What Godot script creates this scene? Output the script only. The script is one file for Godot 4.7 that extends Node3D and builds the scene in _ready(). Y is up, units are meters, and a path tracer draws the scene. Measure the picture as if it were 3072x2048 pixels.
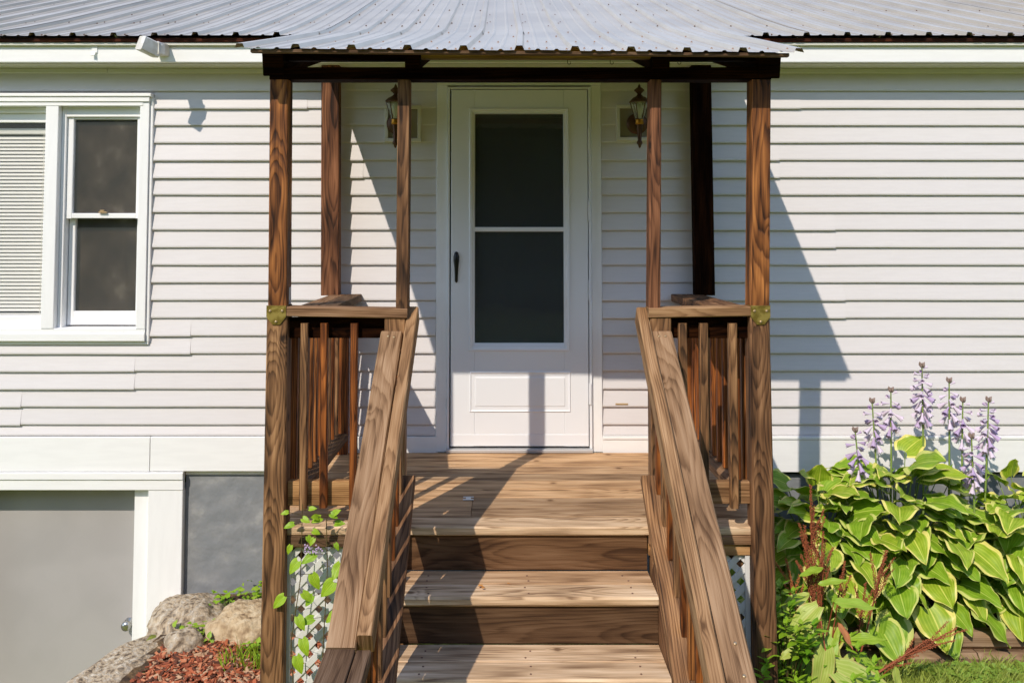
extends Node3D

# ---------------------------------------------------------------- helpers
var rng := RandomNumberGenerator.new()
var used := {}
var M := {}
var GROUND := -0.86

func rf(a: float, b: float) -> float:
	return rng.randf_range(a, b)

func named(p: Node, called: String) -> String:
	var key := str(p.get_instance_id()) + called
	var n: int = used.get(key, 0)
	used[key] = n + 1
	return called if n == 0 else "%s_%03d" % [called, n]

func tag(o: Node, label: String, category := "", group := "", kind := "") -> void:
	if label: o.set_meta("label", label)
	if category: o.set_meta("category", category)
	if group: o.set_meta("group", group)
	if kind: o.set_meta("kind", kind)

# a thing: a Node3D at its base; parts are built in world coordinates and set back by the base
func thing(called: String, label: String, category: String, at: Vector3, group := "") -> Node3D:
	var o := Node3D.new()
	o.name = named(self, called)
	add_child(o, true)
	o.position = at
	tag(o, label, category, group)
	return o

func sub(p: Node3D, called: String) -> Node3D:
	var o := Node3D.new()
	o.name = named(p, called)
	p.add_child(o, true)
	o.position = -p.position if p.get_parent() == self else Vector3.ZERO
	return o

func put(p: Node, called: String, st: Variant, mat: Material) -> MeshInstance3D:
	var o := MeshInstance3D.new()
	o.name = named(p, called)
	o.mesh = st.commit() if st is SurfaceTool else st
	o.material_override = mat
	p.add_child(o, true)
	if p != self and p.get_parent() == self: o.position = -p.position
	return o

func S() -> SurfaceTool:
	var st := SurfaceTool.new()
	st.begin(Mesh.PRIMITIVE_TRIANGLES)
	return st

func tri(st: SurfaceTool, a: Vector3, b: Vector3, c: Vector3, ua: Vector2, ub: Vector2, uc: Vector2, out: Vector3) -> void:
	var n := (c - a).cross(b - a)
	if n.length_squared() < 1e-16: return
	n = n.normalized()
	if n.dot(out) < 0.0:
		var t := b; b = c; c = t
		var u := ub; ub = uc; uc = u
		n = -n
	st.set_normal(n); st.set_uv(ua); st.add_vertex(a)
	st.set_normal(n); st.set_uv(ub); st.add_vertex(b)
	st.set_normal(n); st.set_uv(uc); st.add_vertex(c)

func quad(st: SurfaceTool, a: Vector3, b: Vector3, c: Vector3, d: Vector3, out: Vector3, u0 := Vector2.ZERO, u1 := Vector2(1, 0), u2 := Vector2(1, 1), u3 := Vector2(0, 1)) -> void:
	tri(st, a, b, c, u0, u1, u2, out)
	tri(st, a, c, d, u0, u2, u3, out)

const LANES := 6
# a length of lumber with chamfered edges; the grain runs along it and each face shows another part of the log
func board(st: SurfaceTool, a: Vector3, b: Vector3, wd: Vector3, w: float, t: float, ch := 0.003, wb := -1.0, lane0 := -1) -> void:
	if wb < 0.0: wb = w
	var l := (b - a).normalized()
	var ln := a.distance_to(b)
	var W := (wd - l * wd.dot(l)).normalized()
	var N := l.cross(W)
	var v0 := rf(0.0, maxf(0.0, 1.0 - ln / 2.8))
	var lane := [rng.randi() % LANES, rng.randi() % LANES, rng.randi() % LANES, rng.randi() % LANES]
	if lane0 >= 0: lane[0] = lane0; lane[2] = lane0
	var ring := func(c: Vector3, ww: float) -> Array:
		var hw := ww / 2.0
		var ht := t / 2.0
		var r := []
		for p in [[-hw + ch, -ht], [hw - ch, -ht], [hw, -ht + ch], [hw, ht - ch], [hw - ch, ht], [-hw + ch, ht], [-hw, ht - ch], [-hw, -ht + ch]]:
			r.append(c + W * p[0] + N * p[1])
		return r
	var A: Array = ring.call(a, w)
	var B: Array = ring.call(b, wb)
	var outs := [-N, W - N, W, W + N, N, N - W, -W, -W - N]
	for i in 8:
		var j := (i + 1) % 8
		var ln_i: int = lane[(i / 2) % 4]
		var span := minf((w if i % 4 == 0 else (t if i % 4 == 2 else 0.004)) / 0.15, 0.96)
		var ua := (ln_i + 0.02) / LANES
		var ub := (ln_i + 0.02 + span) / LANES
		if i % 2 == 1: ua = (ln_i + 0.5) / LANES; ub = (ln_i + 0.53) / LANES
		quad(st, A[i], A[j], B[j], B[i], outs[i], Vector2(ua, v0), Vector2(ub, v0), Vector2(ub, v0 + ln / 2.8), Vector2(ua, v0 + ln / 2.8))
	for e in 2:
		var R: Array = A if e == 0 else B
		var o := -l if e == 0 else l
		for i in range(1, 7):
			var uvs := []
			for k in [0, i, i + 1]:
				var d: Vector3 = R[k] - (a if e == 0 else b)
				uvs.append(Vector2((lane[0] + 0.3 + d.dot(N) / 0.15) / LANES, v0 + 0.3 + d.dot(W) * 0.2))
			tri(st, R[0], R[i], R[i + 1], uvs[0], uvs[1], uvs[2], o)

func bx(st: SurfaceTool, x0: float, x1: float, y0: float, y1: float, z0: float, z1: float, ch := 0.002) -> void:
	var dx := x1 - x0
	var dy := y1 - y0
	var dz := z1 - z0
	var c := Vector3(x0 + x1, y0 + y1, z0 + z1) / 2.0
	ch = minf(ch, minf(dx, minf(dy, dz)) * 0.3)
	if dx >= dy and dx >= dz:
		board(st, c - Vector3(dx / 2, 0, 0), c + Vector3(dx / 2, 0, 0), Vector3.UP, dy, dz, ch)
	elif dy >= dz:
		board(st, c - Vector3(0, dy / 2, 0), c + Vector3(0, dy / 2, 0), Vector3.RIGHT, dx, dz, ch)
	else:
		board(st, c - Vector3(0, 0, dz / 2), c + Vector3(0, 0, dz / 2), Vector3.RIGHT, dx, dy, ch)

func boxed(p: Node, called: String, m: Material, x0: float, x1: float, y0: float, y1: float, z0: float, z1: float, ch := 0.002) -> MeshInstance3D:
	var st := S()
	bx(st, x0, x1, y0, y1, z0, z1, ch)
	return put(p, called, st, m)

func plank(p: Node, called: String, m: Material, a: Vector3, b: Vector3, wd: Vector3, w: float, t: float, ch := 0.003, wb := -1.0) -> MeshInstance3D:
	var st := S()
	board(st, a, b, wd, w, t, ch, wb)
	return put(p, called, st, m)

# picture-frame moulding: a sloping ring between an outer and an inner rectangle
func ring(st: SurfaceTool, o: Rect2, i: Rect2, zo: float, zi: float) -> void:
	var P := [Vector3(o.position.x, o.position.y, zo), Vector3(o.end.x, o.position.y, zo), Vector3(o.end.x, o.end.y, zo), Vector3(o.position.x, o.end.y, zo)]
	var Q := [Vector3(i.position.x, i.position.y, zi), Vector3(i.end.x, i.position.y, zi), Vector3(i.end.x, i.end.y, zi), Vector3(i.position.x, i.end.y, zi)]
	for k in 4:
		var j := (k + 1) % 4
		quad(st, P[k], P[j], Q[j], Q[k], Vector3(0, 0, 1))

func grid(st: SurfaceTool, P: Array, U: Array) -> void:
	for i in P.size() - 1:
		for j in P[i].size() - 1:
			for k in [[0, 0], [0, 1], [1, 1], [0, 0], [1, 1], [1, 0]]:
				st.set_uv(U[i + k[0]][j + k[1]])
				st.add_vertex(P[i + k[0]][j + k[1]])

func tube(st: SurfaceTool, pts: Array, r0: float, r1: float, sides := 6) -> void:
	var P := []
	var U := []
	for i in pts.size():
		var d: Vector3 = (pts[mini(i + 1, pts.size() - 1)] - pts[maxi(i - 1, 0)]).normalized()
		var s := d.cross(Vector3(0.31, 0.2, 0.93)).normalized()
		var t := d.cross(s)
		var r := lerpf(r0, r1, float(i) / (pts.size() - 1))
		var row := []
		var ur := []
		for k in sides + 1:
			var an := TAU * (k % sides) / sides
			row.append(pts[i] + (s * cos(an) + t * sin(an)) * r)
			ur.append(Vector2(float(k) / sides, float(i) * 0.3))
		P.append(row); U.append(ur)
	grid(st, P, U)

# profile of (radius, height) turned round the vertical through c
func lathe(st: SurfaceTool, c: Vector3, prof: Array, sides := 16, axis := Vector3.UP, twist := 0.0) -> void:
	var s := axis.cross(Vector3(0, 0, 1) if absf(axis.z) < 0.9 else Vector3(1, 0, 0)).normalized()
	var t := axis.cross(s)
	var P := []
	var U := []
	for p in prof:
		var row := []
		var ur := []
		for k in sides + 1:
			var an := TAU * (k % sides) / sides + twist
			row.append(c + axis * p[1] + (s * cos(an) + t * sin(an)) * p[0])
			ur.append(Vector2(float(k) / sides, p[1] * 5.0))
		P.append(row); U.append(ur)
	grid(st, P, U)

func screw_head(st: SurfaceTool, c: Vector3, n: Vector3, r := 0.005) -> void:
	lathe(st, c, [[r, 0.0], [r * 0.95, r * 0.5], [r * 0.5, r * 0.7], [0.0, r * 0.55]], 8, n)

func done(st: SurfaceTool) -> SurfaceTool:
	st.generate_normals()
	return st

# ---------------------------------------------------------------- materials
func mat(c: Color, rough := 0.7, metal := 0.0) -> StandardMaterial3D:
	var m := StandardMaterial3D.new()
	m.albedo_color = c
	m.roughness = rough
	m.metallic = metal
	return m

func noise(s: int, f: float, oct := 4, type := FastNoiseLite.TYPE_SIMPLEX_SMOOTH) -> FastNoiseLite:
	var n := FastNoiseLite.new()
	n.seed = s
	n.noise_type = type
	n.frequency = f
	n.fractal_octaves = oct
	return n

func noise_tex(s: int, f: float, ramp: Array, size := 512, oct := 4, asnormal := false, bump := 4.0) -> NoiseTexture2D:
	var t := NoiseTexture2D.new()
	t.width = size; t.height = size
	t.seamless = true
	t.noise = noise(s, f, oct)
	if asnormal:
		t.as_normal_map = true
		t.bump_strength = bump
	else:
		var g := Gradient.new()
		g.offsets = PackedFloat32Array(ramp.map(func(x): return x[0]))
		g.colors = PackedColorArray(ramp.map(func(x): return x[1]))
		t.color_ramp = g
	return t

func rgb(r: float, g: float, b: float) -> Color:
	return Color(r / 255.0, g / 255.0, b / 255.0)

func world_tex(m: StandardMaterial3D, t: Texture2D, scale: Vector3, n: Texture2D = null, ns := 0.5) -> StandardMaterial3D:
	m.albedo_texture = t
	m.uv1_triplanar = true
	m.uv1_world_triplanar = true
	m.uv1_scale = scale
	if n:
		m.normal_enabled = true
		m.normal_texture = n
		m.normal_scale = ns
	return m

func ramp3(t: float, a: Color, b: Color, c: Color) -> Color:
	return a.lerp(b, t * 2.0) if t < 0.5 else b.lerp(c, t * 2.0 - 1.0)

# six board faces side by side, as if sawn from six logs: rings cut at a slant, fibre, knots, weather stains
func make_wood() -> void:
	var lw := 104
	var w := lw * LANES
	var h := 1280
	var n1 := noise(11, 1.0, 2)
	var n2 := noise(12, 1.0, 3)
	var n3 := noise(13, 1.0, 2)
	var n4 := noise(14, 1.0, 3)
	var n5 := noise(16, 1.0, 3)
	var looks := {
		"tan": [rgb(116, 88, 62), rgb(182, 148, 112), rgb(216, 184, 148)],
		"stain": [rgb(36, 18, 8), rgb(116, 70, 36), rgb(192, 126, 68)],
		"brown": [rgb(48, 34, 24), rgb(122, 90, 62), rgb(178, 140, 102)],
		"bleach": [rgb(128, 100, 74), rgb(204, 172, 136), rgb(238, 210, 176)],
	}
	var data := {}
	for k in looks: data[k] = PackedByteArray(); data[k].resize(w * h * 3)
	var hd := PackedByteArray()
	hd.resize(w * h)
	var lut := {}
	for k in looks:
		var cols := []
		for i in 256: cols.append(ramp3(i / 255.0, looks[k][0], looks[k][1], looks[k][2]))
		lut[k] = cols
	for lane in LANES:
		var r := RandomNumberGenerator.new()
		r.seed = 100 + lane
		var xc := r.randf_range(0.1, 0.9) if lane % 3 != 2 else r.randf_range(1.4, 2.2)
		var d0 := r.randf_range(0.22, 0.6)
		var slope := r.randf_range(0.15, 0.5) * (1.0 if lane % 2 else -1.0)
		var freq := r.randf_range(11.0, 17.0)
		var knots := []
		for k in [1, 0, 1, 2, 0, 1][lane]: knots.append([r.randf_range(0.2, 0.8), r.randf_range(0.05, 0.95) * 26.0, r.randf_range(0.09, 0.15)])
		for y in h:
			var v := float(y) / h * 26.0 # lane widths along
			var dd := d0 + slope * (v / 26.0 - 0.4) * 1.6 + 0.34 * n1.get_noise_2d(v * 0.10, lane * 31.7)
			for xx in lw:
				var s := float(xx) / lw
				var dx := s - xc
				var rr := sqrt(dx * dx + dd * dd) * freq + 0.6 * n2.get_noise_2d(s * 2.6 + lane * 9.0, v * 0.12)
				var dark := 0.0
				for k in knots:
					var ey: float = (v - k[1]) / (k[2] * 3.0)
					if absf(ey) < 2.2:
						var ex: float = (s - k[0]) / (k[2] * 1.6)
						var e := exp(-(ex * ex + ey * ey))
						rr += e * 1.5
						ex *= 1.9; ey *= 2.6
						dark += 0.75 * exp(-(ex * ex + ey * ey))
				var f := rr - floorf(rr)
				var late := clampf((f - 0.35) / 0.5, 0.0, 1.0) * clampf((1.0 - f) / 0.13, 0.0, 1.0)
				var fib := n3.get_noise_2d(s * 30.0 + lane * 50.0, v * 0.45)
				var blo := n4.get_noise_2d(s * 2.2 + lane * 20.0, v * 0.2)
				var sta := clampf((n5.get_noise_2d(s * 0.9 + lane * 30.0, v * 0.16) - 0.12) * 2.4, 0.0, 1.0) * clampf(0.6 + 1.6 * fib, 0.0, 1.0)
				var t := clampf(0.66 - 0.34 * late + 0.26 * fib + 0.54 * blo - 0.42 * sta - dark, 0.0, 1.0)
				var at := y * w + lane * lw + xx
				hd[at] = int(clampf(0.6 - 0.35 * late + 0.35 * fib - 0.3 * dark, 0, 1) * 255)
				var q := int(t * 255)
				for k in looks:
					var c: Color = lut[k][q]
					var d: PackedByteArray = data[k]
					d[at * 3] = int(c.r * 255); d[at * 3 + 1] = int(c.g * 255); d[at * 3 + 2] = int(c.b * 255)
					data[k] = d
	var hi := Image.create_from_data(w, h, false, Image.FORMAT_L8, hd)
	var ni := hi.duplicate()
	ni.convert(Image.FORMAT_RGBA8)
	ni.bump_map_to_normal_map(2.0)
	var nt := ImageTexture.create_from_image(ni)
	var tx := {}
	for k in looks: tx[k] = ImageTexture.create_from_image(Image.create_from_data(w, h, false, Image.FORMAT_RGB8, data[k]))
	var wood := func(called: String, look: String, tint: Color, rough: float) -> void:
		var m := mat(tint, rough)
		m.albedo_texture = tx[look]
		m.normal_enabled = true
		m.normal_texture = nt
		m.normal_scale = 0.8
		m.metallic_specular = 0.35
		M[called] = m
	wood.call("tan0", "tan", Color(0.80, 0.77, 0.745), 0.8)
	wood.call("tan1", "tan", Color(0.76, 0.71, 0.68), 0.8)
	wood.call("tan2", "tan", Color(0.84, 0.79, 0.73), 0.8)
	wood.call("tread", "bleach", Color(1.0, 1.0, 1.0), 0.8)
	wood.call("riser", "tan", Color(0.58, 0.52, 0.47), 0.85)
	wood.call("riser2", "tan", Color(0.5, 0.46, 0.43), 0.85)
	wood.call("grey", "tan", Color(0.56, 0.53, 0.52), 0.85)
	wood.call("deck0", "bleach", Color(0.92, 0.88, 0.84), 0.8)
	wood.call("deck1", "bleach", Color(0.82, 0.79, 0.76), 0.8)
	wood.call("deck2", "bleach", Color(0.97, 0.92, 0.86), 0.8)
	wood.call("stain0", "stain", Color(1, 1, 1), 0.55)
	wood.call("stain1", "stain", Color(0.86, 0.84, 0.84), 0.6)
	wood.call("stain2", "stain", Color(0.98, 0.9, 0.8), 0.6)
	wood.call("brown0", "brown", Color(1, 0.97, 0.93), 0.65)
	wood.call("brown1", "brown", Color(0.88, 0.84, 0.82), 0.7)
	wood.call("plum", "brown", Color(0.85, 0.74, 0.72), 0.7)
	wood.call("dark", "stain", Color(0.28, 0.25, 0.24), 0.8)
	wood.call("pale", "tan", Color(0.95, 0.88, 0.76), 0.8)
	wood.call("timber", "tan", Color(0.80, 0.80, 0.82), 0.9)
	wood.call("batten", "stain", Color(0.55, 0.42, 0.4), 0.8)

func leaf_tex(s: int, mid: Color, veins: Color, edge: Color, edge_at: float, nveins: float, wob := 0.16) -> ImageTexture:
	var im := Image.create(160, 160, false, Image.FORMAT_RGB8)
	var n := noise(s, 0.05, 3)
	var nb := noise(s + 7, 0.02, 2)
	for y in 160:
		for x in 160:
			var u := absf(x / 79.5 - 1.0)
			var v := y / 159.0
			var streak := n.get_noise_2d(x * 0.9, y * 0.22)
			var lim := edge_at + wob * streak
			if v > 0.9: lim -= (v - 0.9) * 3.0
			var ve := pow(absf(cos(u * PI * nveins * 0.5)), 6.0)
			var c := mid.lerp(veins, 0.45 * ve + 0.3 * (nb.get_noise_2d(x, y) + 0.3))
			if u < 0.035: c = veins.lerp(edge, 0.4)
			var k := clampf((u - lim) / 0.06, 0.0, 1.0)
			c = c.lerp(edge.lerp(veins, 0.25 * clampf(streak + 0.3, 0, 1)), k)
			im.set_pixel(x, y, c)
	return ImageTexture.create_from_image(im)

func leaf_mat(t: Texture2D, tint: Color, back: Color, rough := 0.45) -> StandardMaterial3D:
	var m := mat(tint, rough)
	m.albedo_texture = t
	m.backlight_enabled = true
	m.backlight = back
	m.cull_mode = BaseMaterial3D.CULL_DISABLED
	m.metallic_specular = 0.4
	return m

# blade along +X, upper side +Y; profile power a (small: heart-shaped, broad near the stalk)
func leaf_mesh(L: float, W: float, a: float, arch: float, fold: float, ripple: float, lobe := 0.0, nv := 10, nu := 8, ph := 0.0, pucker := 0.0) -> ArrayMesh:
	var st := S()
	var P := []
	var U := []
	for i in nv + 1:
		var v := float(i) / nv
		var w := W * 0.5 * pow(maxf(sin(PI * pow(v, a)), 0.0), 0.85)
		if i == 0: w = W * (0.25 if lobe > 0.0 else 0.02)
		var row := []
		var ur := []
		for j in nu + 1:
			var u := 2.0 * j / nu - 1.0
			var x := L * v - lobe * L * u * u * pow(1.0 - v, 2.5)
			var y := -arch * L * v * v + fold * absf(u) * w - 0.35 * fold * w * pow(absf(u), 4.0) + ripple * u * u * sin(v * 13.0 + ph + (1.6 if u > 0 else 0.0))
			y += pucker * cos(u * PI * 4.5) * sin(PI * v)
			row.append(Vector3(x, y, u * w))
			ur.append(Vector2((u + 1.0) / 2.0, v))
		P.append(row); U.append(ur)
	grid(st, P, U)
	st.generate_normals()
	return st.commit()

func leaf_basis(dir: Vector3, up: Vector3, s := 1.0, roll := 0.0) -> Basis:
	var x := dir.normalized()
	var y := (up - x * up.dot(x)).normalized()
	if roll != 0.0: y = y.rotated(x, roll)
	return Basis(x * s, y * s, x.cross(y) * s)

func place_leaf(p: Node, called: String, mesh: Mesh, m: Material, at: Vector3, dir: Vector3, up: Vector3, s := 1.0, roll := 0.0) -> MeshInstance3D:
	var o := put(p, called, mesh, m)
	var off: Vector3 = -p.position if p.get_parent() == self else Vector3.ZERO
	o.transform = Transform3D(leaf_basis(dir, up, s, roll), at + off)
	return o

func multi(p: Node, called: String, mesh: Mesh, m: Material, xf: Array, cols: Array = []) -> MultiMeshInstance3D:
	var mm := MultiMesh.new()
	mm.transform_format = MultiMesh.TRANSFORM_3D
	mm.use_colors = not cols.is_empty()
	mm.mesh = mesh
	mm.instance_count = xf.size()
	for i in xf.size():
		mm.set_instance_transform(i, xf[i])
		if cols: mm.set_instance_color(i, cols[i])
	var o := MultiMeshInstance3D.new()
	o.name = named(p, called)
	o.multimesh = mm
	o.material_override = m
	p.add_child(o, true)
	if p != self and p.get_parent() == self: o.position = -p.position
	return o

func materials() -> void:
	make_wood()
	var soft := func(s: int, f: float, c: Color, d: float, size := 256) -> NoiseTexture2D:
		return noise_tex(s, f, [[0.25, c.darkened(d)], [0.6, c], [0.85, c.lightened(d * 0.5)]], size)
	var emboss := noise_tex(31, 0.05, [], 256, 3, true, 3.0)
	M.vinyl = world_tex(mat(Color.WHITE, 0.55), soft.call(21, 0.03, rgb(222, 218, 218), 0.012), Vector3(0.5, 6.0, 1.0), emboss, 0.05)
	M.vinyl_back = mat(rgb(226, 219, 216), 0.6)
	M.white = world_tex(mat(Color.WHITE, 0.5), soft.call(22, 0.02, rgb(246, 246, 245), 0.012), Vector3(0.6, 5.0, 0.6))
	M.white_up = world_tex(mat(Color.WHITE, 0.5), soft.call(23, 0.02, rgb(246, 246, 246), 0.01), Vector3(5.0, 0.6, 5.0))
	M.door = mat(rgb(238, 240, 243), 0.38)
	M.block = mat(rgb(150, 142, 122), 0.8)
	M.soffit = mat(rgb(222, 220, 208), 0.6)
	M.concrete = world_tex(mat(Color.WHITE, 0.75), noise_tex(24, 0.012, [[0.2, rgb(128, 132, 136)], [0.5, rgb(136, 139, 142)], [0.7, rgb(144, 146, 148)], [0.88, rgb(160, 161, 160)]], 512, 5), Vector3(0.8, 0.8, 0.8), noise_tex(25, 0.02, [], 512, 4, true, 6.0), 0.3)
	M.greydoor = world_tex(mat(Color.WHITE, 0.55), soft.call(26, 0.006, rgb(175, 171, 170), 0.03), Vector3(0.8, 0.8, 0.8))
	M.metal = world_tex(mat(Color.WHITE, 0.34, 0.35), noise_tex(27, 0.012, [[0.25, rgb(178, 164, 142)], [0.6, rgb(192, 178, 154)], [0.8, rgb(198, 184, 162)]], 256), Vector3(0.4, 0.4, 0.4))
	M.rust = mat(rgb(112, 82, 66), 0.8)
	M.screw = mat(rgb(190, 165, 130), 0.35, 0.7)
	M.brass = world_tex(mat(Color.WHITE, 0.42, 0.75), noise_tex(28, 0.02, [[0.3, rgb(150, 128, 60)], [0.7, rgb(196, 172, 96)]], 128), Vector3(8, 8, 8))
	M.zinc = mat(rgb(200, 200, 200), 0.5, 0.4)
	M.black = mat(rgb(16, 16, 17), 0.3)
	M.bronze = mat(rgb(88, 60, 40), 0.42, 0.5)
	M.copper = mat(rgb(186, 130, 40), 0.35, 0.7)
	M.lampglass = mat(Color(0.75, 0.74, 0.62), 0.3)
	M.bevel = mat(Color(0.9, 0.92, 0.88, 0.22), 0.08)
	M.bevel.transparency = BaseMaterial3D.TRANSPARENCY_ALPHA
	M.pane = mat(Color(0.9, 0.95, 0.95, 0.06), 0.02)
	M.pane.transparency = BaseMaterial3D.TRANSPARENCY_ALPHA
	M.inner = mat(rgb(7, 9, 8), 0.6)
	M.screen = mat(rgb(12, 17, 18), 0.9)
	M.dusty = world_tex(mat(Color.WHITE, 0.9), noise_tex(29, 0.007, [[0.2, rgb(46, 36, 27)], [0.55, rgb(60, 49, 38)], [0.75, rgb(68, 57, 46)], [0.92, rgb(88, 78, 66)]], 512, 6), Vector3(1.3, 1.0, 1.3))
	M.dusty.metallic_specular = 0.08
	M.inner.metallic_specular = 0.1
	M.screen.metallic_specular = 0.1
	M.dark.metallic_specular = 0.15
	M.blind = mat(rgb(218, 216, 208), 0.5)
	M.room = mat(rgb(52, 46, 38), 0.9)
	M.gap = mat(rgb(30, 28, 26), 0.9)
	M.lattice = mat(rgb(226, 226, 224), 0.45)
	M.elbow = world_tex(mat(Color.WHITE, 0.5), noise_tex(41, 0.02, [[0.3, rgb(196, 188, 172)], [0.7, rgb(226, 224, 218)]], 128), Vector3(4, 4, 4))
	M.tan_plastic = mat(rgb(176, 148, 104), 0.6)
	M.rock = world_tex(mat(Color.WHITE, 0.9), noise_tex(33, 0.016, [[0.2, rgb(92, 80, 66)], [0.36, rgb(160, 142, 118)], [0.52, rgb(196, 178, 150)], [0.62, rgb(170, 160, 144)], [0.8, rgb(214, 204, 186)]], 512, 6), Vector3(2.6, 2.6, 2.6), noise_tex(34, 0.03, [], 512, 5, true, 9.0), 1.0)
	M.rock_tan = world_tex(mat(Color.WHITE, 0.9), noise_tex(35, 0.016, [[0.15, rgb(128, 104, 76)], [0.45, rgb(188, 164, 128)], [0.7, rgb(206, 188, 156)]], 512, 6), Vector3(1.7, 1.7, 1.7), M.rock.normal_texture, 1.0)
	M.soil = world_tex(mat(Color.WHITE, 1.0), noise_tex(36, 0.02, [[0.2, rgb(52, 38, 26)], [0.5, rgb(86, 66, 44)], [0.8, rgb(116, 92, 62)]], 512, 5), Vector3(1.2, 1.2, 1.2), M.rock.normal_texture, 1.0)
	M.lawn = world_tex(mat(Color.WHITE, 1.0), noise_tex(37, 0.03, [[0.2, rgb(92, 98, 32)], [0.5, rgb(124, 136, 46)], [0.75, rgb(156, 162, 68)], [0.9, rgb(172, 150, 100)]], 512, 5), Vector3(0.9, 0.9, 0.9), M.rock.normal_texture, 1.0)
	M.stem = mat(rgb(126, 150, 70), 0.6)
	M.darkstem = mat(rgb(92, 80, 42), 0.7)
	M.redstem = mat(rgb(158, 84, 52), 0.6)
	M.seed = mat(rgb(158, 88, 54), 0.8)
	M.seed2 = mat(rgb(186, 112, 62), 0.8)
	M.petal = mat(rgb(224, 210, 228), 0.6)
	M.petal.backlight_enabled = true
	M.petal.backlight = Color(0.35, 0.3, 0.38)
	M.petal2 = mat(rgb(194, 172, 208), 0.6)
	M.petal2.backlight_enabled = true
	M.petal2.backlight = Color(0.3, 0.24, 0.34)
	M.bud = mat(rgb(150, 130, 120), 0.7)
	var back := Color(0.5, 0.55, 0.2)
	M.hosta = []
	for k in 4:
		var t := leaf_tex(50 + k, rgb(142, 172, 46), rgb(192, 208, 86), rgb(238, 228, 142), 0.84 - 0.03 * k, 11.0)
		for tint in [Color(1, 0.99, 0.92), Color(0.88, 0.94, 0.85)]: M.hosta.append(leaf_mat(t, tint, back, 0.42))
	var tp := leaf_tex(60, rgb(134, 166, 48), rgb(180, 202, 86), rgb(160, 184, 62), 0.97, 7.0, 0.02)
	M.green0 = leaf_mat(tp, Color(1, 1, 0.9), back)
	M.green1 = leaf_mat(tp, Color(0.94, 1.0, 0.78), back)
	M.green2 = leaf_mat(tp, Color(0.72, 0.86, 0.6), back)
	M.vine0 = leaf_mat(tp, Color(1.05, 1.06, 0.8), Color(0.6, 0.7, 0.2))
	M.vine1 = leaf_mat(tp, Color(0.95, 1.0, 0.7), Color(0.6, 0.7, 0.2))
	var td := leaf_tex(61, rgb(166, 184, 80), rgb(204, 212, 126), rgb(190, 174, 98), 0.9, 9.0, 0.1)
	M.cover = mat(rgb(126, 156, 58), 0.6)
	M.blade = mat(rgb(146, 162, 66), 0.6)
	M.dock0 = leaf_mat(td, Color(1, 1, 1), back)
	M.dock1 = leaf_mat(td, Color(0.86, 0.95, 0.72), back)
	M.dockred = leaf_mat(leaf_tex(62, rgb(190, 120, 78), rgb(206, 156, 96), rgb(170, 84, 60), 0.85, 8.0), Color(1, 1, 1), back)

# ---------------------------------------------------------------- roof sheets
const RIB := 0.229
# one sheet of ribbed roofing: ribs first..last; x at the top and at the bottom of the rows, (z, y) down the slope
func roof_sheet(p: Node, rows: Array, first: int, last: int, top: Callable, low: Callable, ends := [0.0, 0.0], tilt := 0.0) -> MeshInstance3D:
	var prof := []
	for n in range(first, last + 1):
		for q in [[-0.09, 0.0], [-0.055, 0.019], [0.055, 0.019], [0.09, 0.0]]:
			if n == last and q[0] > 0.06 and not ends[1]: continue
			if n == first and q[0] < -0.06 and not ends[0]: continue
			prof.append([n + q[0], q[1]])
		if n == last: break
		for c in [0.333, 0.667]:
			for q in [[-0.05, 0.0], [-0.018, 0.006], [0.018, 0.006], [0.05, 0.0]]: prof.append([n + c + q[0], q[1]])
	if not ends[0]: prof.pop_front()
	var st := S()
	var wav := noise(44, 0.35, 2)
	var tot := 0.0
	var acc := [0.0]
	for i in range(1, rows.size()):
		tot += Vector2(rows[i][0] - rows[i - 1][0], rows[i][1] - rows[i - 1][1]).length()
		acc.append(tot)
	for i in rows.size() - 1:
		for j in prof.size() - 1:
			var c := []
			for k in [[0, 0], [0, 1], [1, 1], [1, 0]]:
				var a: float = acc[i + k[0]] / tot
				var n: float = prof[j + k[1]][0]
				var x: float = lerpf(top.call(n), low.call(n), a)
				c.append(Vector3(x, rows[i + k[0]][1] + prof[j + k[1]][1] - a * tilt * x + (0.0025 * wav.get_noise_2d(x * 9.0, rows[i + k[0]][0] * 4.0) if tilt > 0.0 and a > 0.3 else 0.0), rows[i + k[0]][0]))
			quad(st, c[0], c[1], c[2], c[3], Vector3.UP)
	return put(p, "roof_sheet", st, M.metal)

func main_roof_y(z: float) -> float:
	var pts := [[0.26, 2.356], [-0.1, 2.464], [-0.6, 2.627], [-2.0, 3.11], [-4.2, 3.87]]
	for i in 4:
		if z >= pts[i + 1][0] or i == 3:
			return lerpf(pts[i][1], pts[i + 1][1], (pts[i][0] - z) / (pts[i][0] - pts[i + 1][0]))
	return 0.0

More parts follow.
